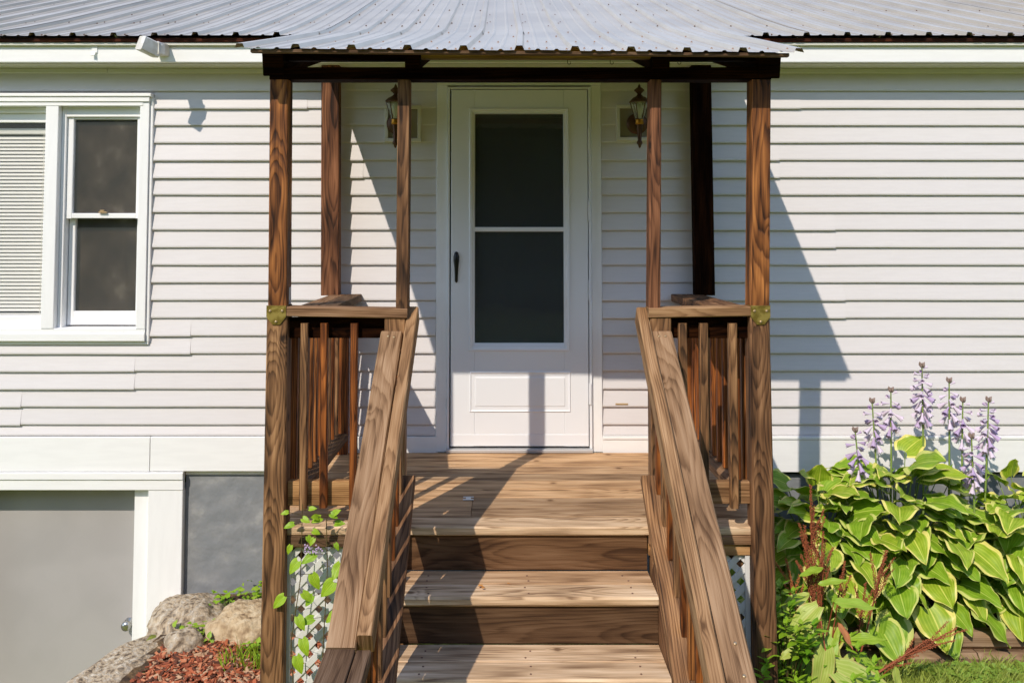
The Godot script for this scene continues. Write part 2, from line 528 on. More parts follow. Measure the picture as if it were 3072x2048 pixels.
# ---------------------------------------------------------------- the house
func siding(h: Node3D, x0: float, x1: float, yb: float, top: float, lift := 0.0) -> void:
	var st := S()
	var n := maxi(1, int((x1 - x0) / 0.3))
	var nz := noise(int(absf(yb) * 1000.0) + int(absf(x0) * 77.0), 0.9, 2)
	var rows := []
	for i in n + 1:
		var x := lerpf(x0, x1, float(i) / n)
		var dz := 0.0015 * nz.get_noise_2d(x, 0.0) + lift
		var y := yb + 0.0016 * nz.get_noise_2d(x, 9.0) - lift
		rows.append([Vector3(x, y + 0.003, 0.001), Vector3(x, y, 0.0195 + dz), Vector3(x, y + 0.008, 0.0205 + dz), Vector3(x, yb + top, 0.004)])
	for i in n:
		for j in 3:
			quad(st, rows[i][j], rows[i + 1][j], rows[i + 1][j + 1], rows[i][j + 1], Vector3(0, -1, 0) if j == 0 else Vector3(0, 0.1, 1))
	for e in [0, n]:
		var R: Array = rows[e]
		var o := Vector3(-1 if e == 0 else 1, 0, 0)
		var bk := Vector3(R[3].x, R[3].y, 0.001)
		tri(st, R[0], R[1], R[2], Vector2.ZERO, Vector2.ZERO, Vector2.ZERO, o)
		tri(st, R[0], R[2], R[3], Vector2.ZERO, Vector2.ZERO, Vector2.ZERO, o)
		tri(st, R[0], R[3], bk, Vector2.ZERO, Vector2.ZERO, Vector2.ZERO, o)
	put(h, "siding_board", st, M.vinyl)

func build_house() -> void:
	var h := thing("house", "white house with clapboard siding, grey ribbed metal roof, storm door and basement door", "house", Vector3(0, GROUND, -0.1))
	# sheathing behind the boards, with the openings left free
	for r in [[-4.5, -3.45, -2.4, 2.4], [-3.45, -2.05, 0.66, 0.7], [-3.45, -2.05, 2.01, 2.4], [-2.05, -0.30, -0.112, 2.4], [-0.30, 0.53, 2.1, 2.4], [-0.3, 0.53, -0.4, 0.0], [0.53, 4.5, -0.112, 2.4], [-3.45, -2.05, -0.112, 0.66]]:
		boxed(h, "wall_sheathing", M.vinyl_back, r[0], r[1], r[2], r[3], -0.12, 0.0, 0.0005)
	# lapped boards
	var E := 0.1016
	for k in 20:
		var yb := 2.081 - E * k
		var top := 0.106 if k > 0 else 0.128
		var xl := -4.4 if (yb > 2.02 or yb < 0.56) else -2.028
		if yb <= 0.66 and yb > 0.56: xl = -2.028
		var joint := 99.0
		if k in [0, 1]: joint = -1.13
		if k in [4, 5]: joint = -0.80
		if k in [14, 15]: joint = -1.79
		if k in [16, 17]: joint = -2.11
		if k in [18, 19]: joint = -2.76
		if k == 0:
			siding(h, -4.4, joint, yb, top, 0.0012)
			siding(h, joint - 0.02, -0.372, yb, top)
		elif joint < xl:
			siding(h, xl, -0.372, yb, top)
		elif joint < 90.0:
			siding(h, xl, joint, yb, top, 0.0038)
			siding(h, joint - 0.03, -0.372, yb, top)
		else:
			siding(h, xl, -0.372, yb, top)
		joint = 99.0
		if k in [4, 5]: joint = 1.63
		if k in [1]: joint = 1.76
		if k in [8, 9]: joint = 1.95
		if k in [12, 13]: joint = 2.0
		if joint < 90.0:
			siding(h, 0.592, joint, yb, top, 0.0034)
			siding(h, joint - 0.03, 4.4, yb, top)
		else:
			siding(h, 0.592, 4.4, yb, top)
	siding(h, -4.4, -0.372, 0.089, 0.066)
	siding(h, 0.592, 4.4, 0.089, 0.066)
	# the strip of siding under the window sill
	# skirt boards
	boxed(h, "skirt_board", M.white, -4.4, -2.010, -0.113, 0.083, 0.0, 0.030, 0.003)
	boxed(h, "skirt_board", M.white, -2.005, -0.36, -0.112, 0.084, 0.0, 0.0295, 0.003)
	boxed(h, "skirt_board", M.white, 0.59, 4.4, -0.117, 0.068, 0.0, 0.03, 0.003)
	boxed(h, "skirt_cap", M.white, 0.59, 4.4, 0.0685, 0.087, 0.0, 0.036, 0.003)
	boxed(h, "sill_flashing", M.white, -1.812, -0.36, -0.138, -0.1135, -0.02, -0.004, 0.002)
	# foundation
	boxed(h, "foundation_wall", M.concrete, -1.812, 4.4, -2.4, -0.1375, -0.2, -0.012, 0.004)
	boxed(h, "foundation_wall", M.concrete, -4.4, -3.02, -2.4, -0.1375, -0.2, -0.012, 0.004)
	# basement door
	boxed(h, "door_head_cap", M.white, -4.4, -1.814, -0.158, -0.116, 0.0, 0.042, 0.004)
	boxed(h, "door_head", M.white, -4.4, -1.815, -0.217, -0.1605, 0.0, 0.034, 0.003)
	boxed(h, "door_casing", M.white_up, -2.012, -1.8145, -2.4, -0.219, -0.14, 0.031, 0.003)
	boxed(h, "door_stop", M.white_up, -2.108, -2.0135, -2.4, -0.219, -0.17, -0.016, 0.002)
	boxed(h, "door_stop", M.white_up, -3.15, -3.022, -2.4, -0.219, -0.17, -0.016, 0.002)
	var bd := sub(h, "basement_door")
	boxed(bd, "door_slab", M.greydoor, -3.012, -2.112, -2.2, -0.225, -0.17, -0.125, 0.002)
	var st := S()
	lathe(st, Vector3(-2.165, -1.02, -0.124), [[0.03, 0.0], [0.03, 0.006], [0.012, 0.010], [0.011, 0.028], [0.024, 0.036], [0.029, 0.048], [0.026, 0.060], [0.0, 0.064]], 18, Vector3(0, 0, 1))
	put(bd, "door_knob", done(st), mat(rgb(190, 188, 180), 0.22, 0.9))
	boxed(h, "cellar_lining", M.gap, -3.2, -1.9, -2.4, -0.2, -0.24, -0.2, 0.001)
	# eaves
	boxed(h, "fascia_board", M.white, -4.5, -1.06, 2.217, 2.327, 0.17, 0.2, 0.003)
	boxed(h, "fascia_board", M.white, -1.057, 1.21, 2.216, 2.327, 0.17, 0.1995, 0.003)
	boxed(h, "fascia_board", M.white, 1.213, 1.30, 2.220, 2.327, 0.17, 0.2005, 0.003)
	boxed(h, "fascia_board", M.white, 1.303, 4.5, 2.217, 2.327, 0.17, 0.2, 0.003)
	boxed(h, "roof_batten", M.batten, -4.5, 4.5, 2.327, 2.350, 0.16, 0.232, 0.003)
	boxed(h, "drip_strip", M.soffit, -4.5, 4.5, 2.310, 2.3262, 0.2005, 0.222, 0.002)
	st = S()
	for i in 7: # vented soffit: long grooves
		var z := 0.02 + i * 0.021
		quad(st, Vector3(-4.5, 2.214, z), Vector3(4.5, 2.214, z), Vector3(4.5, 2.214, z + 0.016), Vector3(-4.5, 2.214, z + 0.016), Vector3.DOWN)
		quad(st, Vector3(-4.5, 2.214, z + 0.016), Vector3(4.5, 2.214, z + 0.016), Vector3(4.5, 2.221, z + 0.018), Vector3(-4.5, 2.221, z + 0.018), Vector3.DOWN)
		quad(st, Vector3(-4.5, 2.221, z + 0.018), Vector3(4.5, 2.221, z + 0.018), Vector3(4.5, 2.214, z + 0.021), Vector3(-4.5, 2.214, z + 0.021), Vector3.DOWN)
	put(h, "soffit", st, M.soffit)
	boxed(h, "soffit_channel", M.soffit, -4.5, -2.3, 2.185, 2.213, 0.004, 0.03, 0.003)
	boxed(h, "soffit_channel", M.soffit, -2.297, 4.5, 2.184, 2.213, 0.004, 0.0295, 0.003)
	# roof: sheets four ribs wide
	var xa := func(n: float) -> float: return -0.11 + RIB * n
	var rows := []
	for z in [-4.2, -2.0, -0.6, -0.1, 0.26]: rows.append([z, main_roof_y(z)])
	var n0 := -20
	while n0 < 20:
		var lift := 0.003 if posmod(n0 / 4, 2) == 0 else 0.0
		roof_sheet(h, rows.map(func(q): return [q[0], q[1] + lift]), n0, n0 + 4, xa, xa)
		n0 += 4
	st = S()
	quad(st, Vector3(-4.6, 3.868, -4.2), Vector3(4.5, 3.868, -4.2), Vector3(4.5, 2.3, -8.6), Vector3(-4.6, 2.3, -8.6), Vector3.UP)
	quad(st, Vector3(-4.6, 2.3, -8.6), Vector3(4.5, 2.3, -8.6), Vector3(4.5, -2.4, -8.6), Vector3(-4.6, -2.4, -8.6), Vector3(0, 0, -1))
	for x in [-4.5, 4.45]:
		quad(st, Vector3(x, 2.3, -8.6), Vector3(x, 3.86, -4.2), Vector3(x, 2.3, 0.0), Vector3(x, -2.4, 0.0), Vector3(x, 0, 0))
		tri(st, Vector3(x, 2.3, -8.6), Vector3(x, -2.4, 0.0), Vector3(x, -2.4, -8.6), Vector2.ZERO, Vector2.ZERO, Vector2.ZERO, Vector3(x, 0, 0))
	put(h, "rear_shell", st, M.vinyl_back)
	# roofing screws, too small to pick apart
	var xf := []
	for n in range(-19, 20):
		for q in [[0.19, 0.22], [0.12, -0.5], [0.2, -0.56], [-0.2, -0.33], [0.17, -1.0], [-0.15, -1.3], [0.2, -1.75]]:
			if rng.randf() < 0.18: continue
			var z: float = q[1] + rf(-0.02, 0.02)
			if n > -5 and n < 7 and z > 0.0: continue
			var b := Basis(Vector3.RIGHT, -0.3)
			xf.append(Transform3D(b, Vector3(-0.11 + RIB * (n + q[0]), main_roof_y(z) + 0.001, z)))
	st = S()
	lathe(st, Vector3.ZERO, [[0.0055, 0.0], [0.005, 0.002], [0.0032, 0.0025], [0.003, 0.006], [0.0, 0.0065]], 8)
	var sc: Mesh = done(st).commit()
	tag(multi(h, "roof_screws", sc, M.rust, xf), "", "", "", "stuff")
	# mounting blocks behind the wall lanterns
	for b in [[-0.673, -0.461, 1.78, 1.996], [0.68, 0.892, 1.786, 2.0]]:
		var mb := sub(h, "mounting_block")
		boxed(mb, "block_face", M.block, b[0] + 0.022, b[1] - 0.022, b[2] + 0.022, b[3] - 0.022, 0.002, 0.021, 0.002)
		boxed(mb, "block_edge", M.soffit, b[0], b[0] + 0.021, b[2] + 0.0225, b[3] - 0.0225, 0.002, 0.037, 0.003)
		boxed(mb, "block_edge", M.soffit, b[1] - 0.021, b[1], b[2] + 0.0225, b[3] - 0.0225, 0.002, 0.037, 0.003)
		boxed(mb, "block_edge", M.soffit, b[0], b[1], b[2], b[2] + 0.022, 0.002, 0.038, 0.003)
		boxed(mb, "block_edge", M.soffit, b[0], b[1], b[3] - 0.022, b[3], 0.002, 0.038, 0.003)
	# small tan weep vent low on the siding right of the door
	boxed(h, "weep_vent", M.tan_plastic, 0.665, 0.737, 0.262, 0.272, 0.01, 0.024, 0.003)
	build_window(h)
	build_door(h)

func build_window(h: Node3D) -> void:
	var w := sub(h, "window")
	# casing
	boxed(w, "window_head", M.white, -3.5, -2.043, 2.012, 2.038, 0.0, 0.055, 0.003)
	boxed(w, "drip_cap", M.white, -3.5, -2.032, 2.041, 2.062, 0.0, 0.062, 0.004)
	boxed(w, "window_head", M.white, -3.5, -2.082, 1.989, 2.010, -0.05, 0.048, 0.002)
	boxed(w, "window_casing", M.white_up, -2.098, -2.045, 0.70, 2.010, -0.06, 0.045, 0.002)
	boxed(w, "side_channel", M.white_up, -2.044, -2.026, 0.627, 2.0395, 0.0, 0.032, 0.003)
	boxed(w, "mullion", M.white_up, -2.647, -2.572, 0.703, 1.988, -0.08, 0.046, 0.003)
	boxed(w, "window_sill", M.white, -3.5, -2.046, 0.628, 0.676, -0.02, 0.052, 0.004)
	boxed(w, "window_sill", M.white, -3.5, -2.046, 0.6765, 0.7025, -0.10, 0.042, 0.003)
	boxed(w, "sill_channel", M.white, -3.5, -2.03, 0.608, 0.626, 0.0, 0.03, 0.003)
	# jambs of the double-hung unit
	boxed(w, "window_jamb", M.white_up, -2.5705, -2.545, 0.703, 1.988, -0.12, 0.004, 0.002)
	boxed(w, "window_jamb", M.white_up, -2.112, -2.099, 0.703, 1.988, -0.12, 0.0, 0.002)
	boxed(w, "window_jamb", M.white, -2.5445, -2.1125, 1.93, 1.988, -0.12, 0.002, 0.002)
	# upper sash (outer), lower sash (inner)
	for s in [[-2.543, -2.1, 1.335, 1.929, -0.012, "upper", 0.035, 0.030, 0.012], [-2.540, -2.105, 0.712, 1.385, -0.052, "lower", 0.036, 0.08, 0.04]]:
		var z: float = s[4]
		boxed(w, "sash_stile", M.white_up, s[0], s[0] + s[6], s[2], s[3], z - 0.03, z, 0.003)
		boxed(w, "sash_stile", M.white_up, s[1] - s[6], s[1], s[2], s[3], z - 0.03, z, 0.003)
		boxed(w, "sash_rail", M.white, s[0] + s[6] + 0.0005, s[1] - s[6] - 0.0005, s[2], s[2] + s[7], z - 0.03, z - 0.001, 0.003)
		boxed(w, "sash_rail", M.white, s[0] + s[6] + 0.0005, s[1] - s[6] - 0.0005, s[3] - s[8], s[3], z - 0.03, z - 0.001, 0.003)
		var st := S()
		quad(st, Vector3(s[0] + 0.02, s[2] + 0.01, z - 0.016), Vector3(s[1] - 0.02, s[2] + 0.01, z - 0.016), Vector3(s[1] - 0.02, s[3] - 0.005, z - 0.016), Vector3(s[0] + 0.02, s[3] - 0.005, z - 0.016), Vector3(0, 0, 1))
		put(w, "pane", st, M.pane)
	# dusty roller shade behind the right-hand sashes
	boxed(w, "dark_shade", M.dusty, -2.525, -2.118, 1.35, 1.925, -0.046, -0.0435, 0.0005)
	boxed(w, "dark_shade", M.dusty, -2.52, -2.122, 0.72, 1.375, -0.092, -0.0875, 0.0005)
	# sash lock
	var lk := S()
	bx(lk, -2.345, -2.30, 1.366, 1.374, -0.012, 0.004)
	bx(lk, -2.338, -2.315, 1.3745, 1.384, -0.010, 0.004)
	put(w, "sash_lock", lk, M.tan_plastic)
	# picture window with its blind
	boxed(w, "sash_rail", M.white, -3.5, -2.648, 1.955, 1.988, -0.06, -0.006, 0.003)
	boxed(w, "sash_rail", M.white, -3.5, -2.648, 0.703, 0.77, -0.06, 0.008, 0.003)
	boxed(w, "sash_rail", M.white, -3.5, -2.648, 1.90, 1.9545, -0.06, -0.026, 0.003)
	var st := S()
	quad(st, Vector3(-3.5, 0.76, -0.036), Vector3(-2.64, 0.76, -0.036), Vector3(-2.64, 1.92, -0.036), Vector3(-3.5, 1.92, -0.036), Vector3(0, 0, 1))
	put(w, "pane", st, M.pane)
	boxed(w, "blind_headrail", M.blind, -3.45, -2.66, 1.835, 1.87, -0.10, -0.07, 0.003)
	var slat := S()
	var pr := []
	for i in 5:
		var a := lerpf(-1.0, 1.0, i / 4.0)
		pr.append(Vector2(-0.011 * a * sin(1.05), 0.011 * a * 0.0))
	for i in 4:
		var a0 := lerpf(-0.0125, 0.0125, i / 4.0)
		var a1 := lerpf(-0.0125, 0.0125, (i + 1) / 4.0)
		var f := func(a: float, x: float) -> Vector3: return Vector3(x, -a * 0.82, a * 0.55 + 0.003 * (1.0 - pow(a / 0.0125, 2.0)))
		quad(slat, f.call(a0, -3.45), f.call(a0, -2.662), f.call(a1, -2.662), f.call(a1, -3.45), Vector3(0, 0.4, 1))
	var sm := slat.commit()
	for i in 48:
		var o := put(w, "blind_slat", sm, M.blind)
		o.position = Vector3(0, 1.815 - 0.0216 * i, -0.088)
	boxed(w, "blind_rail", M.blind, -3.45, -2.663, 0.765, 0.778, -0.10, -0.078, 0.003)
	var cord := S()
	tube(cord, [Vector3(-2.713, 1.84, -0.073), Vector3(-2.712, 0.78, -0.073)], 0.0016, 0.0016, 5)
	put(w, "blind_cord", done(cord), M.soffit)
	# the dark room behind
	st = S()
	quad(st, Vector3(-3.6, 0.5, -0.6), Vector3(-2.0, 0.5, -0.6), Vector3(-2.0, 2.2, -0.6), Vector3(-3.6, 2.2, -0.6), Vector3(0, 0, 1))
	quad(st, Vector3(-2.0, 0.5, -0.6), Vector3(-2.0, 0.5, -0.1), Vector3(-2.0, 2.2, -0.1), Vector3(-2.0, 2.2, -0.6), Vector3(-1, 0, 0))
	quad(st, Vector3(-3.6, 0.5, -0.6), Vector3(-3.6, 0.5, -0.1), Vector3(-3.6, 2.2, -0.1), Vector3(-3.6, 2.2, -0.6), Vector3(1, 0, 0))
	quad(st, Vector3(-3.6, 2.2, -0.6), Vector3(-2.0, 2.2, -0.6), Vector3(-2.0, 2.2, -0.1), Vector3(-3.6, 2.2, -0.1), Vector3(0, -1, 0))
	quad(st, Vector3(-3.6, 0.5, -0.6), Vector3(-2.0, 0.5, -0.6), Vector3(-2.0, 0.5, -0.1), Vector3(-3.6, 0.5, -0.1), Vector3(0, 1, 0))
	put(w, "room_lining", st, M.room)

func build_door(h: Node3D) -> void:
	boxed(h, "door_casing", M.white_up, -0.370, -0.306, -0.002, 2.112, 0.0, 0.028, 0.004)
	boxed(h, "door_casing", M.white_up, 0.530, 0.590, -0.002, 2.112, 0.0, 0.028, 0.004)
	boxed(h, "door_casing", M.white, -0.370, 0.590, 2.1125, 2.16, 0.0, 0.028, 0.004)
	boxed(h, "casing_patch", M.white_up, -0.352, -0.306, 0.30, 1.60, 0.0285, 0.031, 0.001)
	boxed(h, "threshold", M.zinc, -0.305, 0.529, 0.001, 0.022, -0.05, 0.075, 0.004)
	boxed(h, "inner_door", M.inner, -0.30, 0.53, 0.0, 2.1, -0.09, -0.05, 0.002)
	var d := sub(h, "storm_door")
	boxed(d, "door_frame", M.door, -0.3055, -0.292, 0.023, 2.1, -0.03, 0.046, 0.002)
	boxed(d, "door_frame", M.door, 0.514, 0.5295, 0.023, 2.1, -0.03, 0.046, 0.002)
	boxed(d, "door_frame", M.door, -0.2915, 0.5135, 2.088, 2.1, -0.03, 0.046, 0.002)
	var z := 0.046
	boxed(d, "door_stile", M.door, -0.284, -0.146, 0.034, 2.083, 0.012, z, 0.003)
	boxed(d, "door_stile", M.door, 0.369, 0.509, 0.034, 2.083, 0.012, z, 0.003)
	boxed(d, "door_rail", M.door, -0.1458, 0.3688, 1.944, 2.083, 0.012, z - 0.0003, 0.0005)
	boxed(d, "door_rail", M.door, -0.1458, 0.3688, 0.104, 0.606, 0.012, z - 0.0003, 0.0005)
	boxed(d, "kick_rail", M.door, -0.281, 0.506, 0.034, 0.1035, 0.010, z + 0.002, 0.004)
	# moulding round the glass
	var st := S()
	var gl := Rect2(-0.153, 0.600, 0.529, 1.351)
	ring(st, gl.grow(0.026), gl.grow(0.020), z - 0.001, z + 0.010)
	ring(st, gl.grow(0.020), gl.grow(0.008), z + 0.010, z + 0.007)
	ring(st, gl.grow(0.008), gl, z + 0.007, z - 0.018)
	put(d, "glass_moulding", st, M.door)
	# panes: the upper one outside, a divider bar, the lower one behind it with its screen
	st = S()
	quad(st, Vector3(-0.16, 1.27, 0.034), Vector3(0.38, 1.27, 0.034), Vector3(0.38, 1.96, 0.034), Vector3(-0.16, 1.96, 0.034), Vector3(0, 0, 1))
	put(d, "pane", st, M.pane)
	st = S()
	quad(st, Vector3(-0.16, 0.595, 0.026), Vector3(0.38, 0.595, 0.026), Vector3(0.38, 1.27, 0.026), Vector3(-0.16, 1.27, 0.026), Vector3(0, 0, 1))
	put(d, "pane", st, M.pane)
	boxed(d, "insect_screen", M.screen, -0.16, 0.38, 0.597, 1.265, 0.0165, 0.0175, 0.0002)
	boxed(d, "divider_bar", M.door, -0.1535, 0.3765, 1.258, 1.284, 0.02, 0.045, 0.003)
	boxed(d, "pane_rail", M.door, -0.1535, 0.3765, 0.6, 0.618, 0.02, 0.040, 0.003)
	# raised panel
	st = S()
	var pn := Rect2(-0.176, 0.226, 0.582, 0.232)
	ring(st, pn, pn.grow(-0.006), z - 0.0002, z + 0.006)
	ring(st, pn.grow(-0.006), pn.grow(-0.013), z + 0.006, z + 0.0015)
	ring(st, pn.grow(-0.013), pn.grow(-0.032), z + 0.0015, z + 0.001)
	ring(st, pn.grow(-0.032), pn.grow(-0.036), z + 0.001, z + 0.0045)
	var pi := pn.grow(-0.036)
	quad(st, Vector3(pi.position.x, pi.position.y, z + 0.0045), Vector3(pi.end.x, pi.position.y, z + 0.0045), Vector3(pi.end.x, pi.end.y, z + 0.0045), Vector3(pi.position.x, pi.end.y, z + 0.0045), Vector3(0, 0, 1))
	put(d, "raised_panel", st, M.door)
	# pull handle: long drop-shaped grip with its plate
	st = S()
	lathe(st, Vector3(-0.252, 1.055, z + 0.001), [[0.0, 0.09], [0.010, 0.083], [0.0165, 0.06], [0.0165, 0.035], [0.012, 0.0], [0.0095, -0.05], [0.0085, -0.083], [0.004, -0.09], [0.0, -0.091]], 14)
	put(d, "door_handle", done(st), M.black)
	for y in [0.33, 0.92, 1.38, 1.80]:
		boxed(d, "hinge", M.door, 0.5105, 0.5235, y - 0.06, y + 0.06, 0.046, 0.0525, 0.002)

# ---------------------------------------------------------------- wall lanterns
func lantern(x: float, label: String) -> void:
	var l := thing("wall_lantern", label, "lamp", Vector3(x, 1.85, 0.04), "coach lanterns beside the door")
	var c := Vector3(x, 0, 0.125)
	var st := S()
	lathe(st, Vector3(x, 1.885, 0.038), [[0.062, 0.0], [0.060, 0.006], [0.048, 0.012], [0.030, 0.018], [0.0, 0.019]], 24, Vector3(0, 0, 1))
	put(l, "back_plate", done(st), M.bronze)
	st = S()
	tube(st, [Vector3(x, 1.865, 0.05), Vector3(x, 1.845, 0.085), Vector3(x, 1.845, 0.115), Vector3(x, 1.862, 0.125)], 0.010, 0.009, 8)
	put(l, "arm", done(st), M.bronze)
	st = S()
	lathe(st, c + Vector3(0, 1.872, 0), [[0.0, -0.002], [0.022, 0.0], [0.026, 0.008], [0.022, 0.02], [0.026, 0.028], [0.0, 0.03]], 20)
	put(l, "collar", done(st), M.copper)
	st = S()
	lathe(st, c + Vector3(0, 1.87, 0), [[0.018, 0.0], [0.015, -0.03], [0.0105, -0.09], [0.017, -0.1], [0.0165, -0.108], [0.009, -0.118], [0.0085, -0.124], [0.004, -0.132], [0.0, -0.137]], 14)
	put(l, "tail", done(st), M.bronze)
	# six-sided glass body
	var nb := 6
	for k in nb:
		var a0 := TAU * (k + 0.5) / nb
		var a1 := TAU * (k + 1.5) / nb
		var lo0 := c + Vector3(sin(a0) * 0.026, 1.904, cos(a0) * 0.026)
		var lo1 := c + Vector3(sin(a1) * 0.026, 1.904, cos(a1) * 0.026)
		var hi0 := c + Vector3(sin(a0) * 0.055, 2.002, cos(a0) * 0.055)
		var hi1 := c + Vector3(sin(a1) * 0.055, 2.002, cos(a1) * 0.055)
		st = S()
		quad(st, lo0, lo1, hi1, hi0, (lo0 + lo1 - 2.0 * c) * Vector3(1, 0, 1))
		put(l, "glass_panel", st, M.bevel)
		plank(l, "glazing_bar", M.bronze, lo0, hi0, Vector3(cos(a0), 0, -sin(a0)), 0.005, 0.005, 0.001)
	st = S()
	lathe(st, c + Vector3(0, 1.905, 0), [[0.0, 0.0], [0.012, 0.002], [0.012, 0.02], [0.022, 0.045], [0.024, 0.065], [0.014, 0.088], [0.0, 0.092]], 14)
	put(l, "bulb", done(st), M.lampglass)
	st = S()
	lathe(st, c + Vector3(0, 2.0, 0), [[0.056, -0.003], [0.064, 0.0], [0.062, 0.006], [0.045, 0.022], [0.022, 0.034], [0.012, 0.044], [0.013, 0.052]], 6, Vector3.UP, PI / 6)
	put(l, "cap", done(st), M.bronze)
	st = S()
	lathe(st, c + Vector3(0, 2.05, 0), [[0.013, 0.0], [0.029, 0.016], [0.030, 0.02], [0.016, 0.032], [0.008, 0.037], [0.009, 0.042], [0.004, 0.05], [0.0, 0.058]], 14)
	put(l, "finial", done(st), M.bronze)

# ---------------------------------------------------------------- porch
func pick(a: Array) -> StandardMaterial3D:
	return M[a[rng.randi() % a.size()]]

func build_porch() -> void:
	var p := thing("porch", "brown wooden porch with posts, railings and a small metal roof over the storm door", "porch", Vector3(0.085, GROUND, 1.3))
	# deck boards, running along the wall
	var zf := 1.3335
	var bw := (zf - 0.046) / 9.0
	for i in 9:
		var z0 := 0.046 + bw * i
		var cut := 99.0
		if i == 6 or i == 7: cut = -0.13
		var seg := [[-0.985, 1.15]]
		if i == 8: seg = [[-0.93, 1.10]]
		elif cut < 90.0: seg = [[-0.985, cut - 0.001], [cut + 0.001, 1.15]]
		for s in seg:
			var st := S()
			var dy := rf(-0.0015, 0.0)
			board(st, Vector3(s[0], -0.019 + dy, z0 + bw / 2), Vector3(s[1], -0.019 + dy, z0 + bw / 2), Vector3(0, 0, 1), bw - 0.007, 0.038, 0.006 if i == 8 else 0.003)
			put(p, "deck_board", st, pick(["deck0", "deck1", "deck2"]) if i < 8 else M.tread)
	# dirt packed in the gaps between the deck boards
	var dirt := S()
	for i in range(1, 9):
		bx(dirt, -0.92, 1.09, -0.024, -0.009, 0.046 + bw * i - 0.003, 0.046 + bw * i + 0.003, 0.0005)
	tag(put(p, "gap_dirt", dirt, M.gap), "", "", "", "stuff")
	# rim joists below the deck
	boxed(p, "rim_joist", M.grey, -0.915, -0.43, -0.085, -0.0385, 1.28, 1.3335)
	boxed(p, "rim_joist", M.tan1, 0.64, 1.078, -0.075, -0.0385, 1.28, 1.3335)
	boxed(p, "rim_joist", M.pale, 0.64, 1.078, -0.125, -0.0765, 1.27, 1.318)
	for x in [-0.9, -0.3, 0.3, 1.04]: boxed(p, "joist", M.brown1, x - 0.019, x + 0.019, -0.19, -0.039, 0.04, 1.279)
	# posts
	plank(p, "post", M.brown0, Vector3(-0.966, GROUND - 0.02, 1.326), Vector3(-0.961, 0.949, 1.326), Vector3.RIGHT, 0.1, 0.098, 0.006, 0.088)
	plank(p, "post", M.brown1, Vector3(1.128, GROUND - 0.02, 1.326), Vector3(1.12, 0.947, 1.326), Vector3.RIGHT, 0.098, 0.098, 0.006, 0.084)
	plank(p, "post", M.stain0, Vector3(-0.961, 0.9495, 1.326), Vector3(-0.966, 1.93, 1.326), Vector3.RIGHT, 0.08, 0.092, 0.004)
	plank(p, "post", M.stain0, Vector3(1.122, 0.9475, 1.326), Vector3(1.143, 1.93, 1.326), Vector3.RIGHT, 0.082, 0.092, 0.004)
	plank(p, "post", M.brown1, Vector3(-0.424, 0.936, 1.325), Vector3(-0.421, 1.93, 1.325), Vector3.RIGHT, 0.052, 0.09, 0.003)
	plank(p, "post", M.plum, Vector3(0.668, 0.939, 1.325), Vector3(0.682, 1.93, 1.325), Vector3.RIGHT, 0.05, 0.09, 0.006)
	plank(p, "post", M.plum, Vector3(-0.967, 0.897, 0.09), Vector3(-0.978, 2.30, 0.09), Vector3.RIGHT, 0.102, 0.075, 0.004)
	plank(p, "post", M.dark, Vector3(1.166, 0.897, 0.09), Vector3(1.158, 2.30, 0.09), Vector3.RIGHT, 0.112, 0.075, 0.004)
	# newels at the head of the stairs
	boxed(p, "newel_post", M.brown0, -0.498, -0.408, GROUND - 0.02, 0.899, 1.282, 1.371, 0.004)
	boxed(p, "newel_post", M.brown0, 0.648, 0.738, GROUND - 0.02, 0.897, 1.282, 1.371, 0.004)
	# wall newels
	boxed(p, "newel_post", M.stain2, -0.955, -0.868, 0.0, 0.852, 0.03, 0.1, 0.004)
	boxed(p, "newel_post", M.stain2, 1.055, 1.145, 0.0, 0.852, 0.03, 0.1, 0.004)
	# front rails
	plank(p, "cap_rail", M.tan1, Vector3(-0.919, 0.924, 1.334), Vector3(-0.4, 0.915, 1.334), Vector3(0, 0, 1), 0.09, 0.042, 0.004)
	plank(p, "cap_rail", M.tan2, Vector3(0.64, 0.918, 1.334), Vector3(1.079, 0.925, 1.334), Vector3(0, 0, 1), 0.09, 0.042, 0.004)
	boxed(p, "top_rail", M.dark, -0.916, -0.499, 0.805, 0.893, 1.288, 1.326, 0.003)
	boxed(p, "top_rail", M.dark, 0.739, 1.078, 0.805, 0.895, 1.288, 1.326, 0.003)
	boxed(p, "bottom_rail", M.pale, -0.916, -0.499, 0.088, 0.192, 1.288, 1.3255, 0.003)
	boxed(p, "bottom_rail", M.tan2, 0.739, 1.078, 0.095, 0.19, 1.288, 1.3255, 0.003)
	for x in [-0.845, -0.758, -0.631]:
		plank(p, "baluster", pick(["brown0", "stain2", "stain1"]), Vector3(x, 0.085 + rf(-0.01, 0.01), 1.345), Vector3(x + rf(-0.004, 0.004), 0.872, 1.345), Vector3.RIGHT, 0.031, 0.036, 0.004)
	for x in [0.79, 0.878, 1.006]:
		plank(p, "baluster", pick(["brown0", "stain1", "brown0"]), Vector3(x, 0.085 + rf(-0.01, 0.01), 1.345), Vector3(x + rf(-0.004, 0.004), 0.872, 1.345), Vector3.RIGHT, 0.035, 0.036, 0.004)
	# side rails
	for s in [-1.0, 1.0]:
		var xm := 0.085
		var xb: float = xm + s * 1.0 # line of the balusters
		var c0 := Vector3(xb - s * 0.062 + (0.025 if s > 0 else 0.0), 0.918, 1.286)
		var c1 := Vector3(xb + (0.0375 if s > 0 else -0.0175), 0.876, 0.02)
		plank(p, "cap_rail", M.tan1 if s < 0 else M.brown1, c0, c1, Vector3.RIGHT, 0.082, 0.042, 0.004)
		plank(p, "cap_rail", M.grey if s < 0 else M.brown1, c0 - Vector3(s * 0.087, 0, 0), c1 - Vector3(s * 0.087, 0, 0), Vector3.RIGHT, 0.088, 0.042, 0.004)
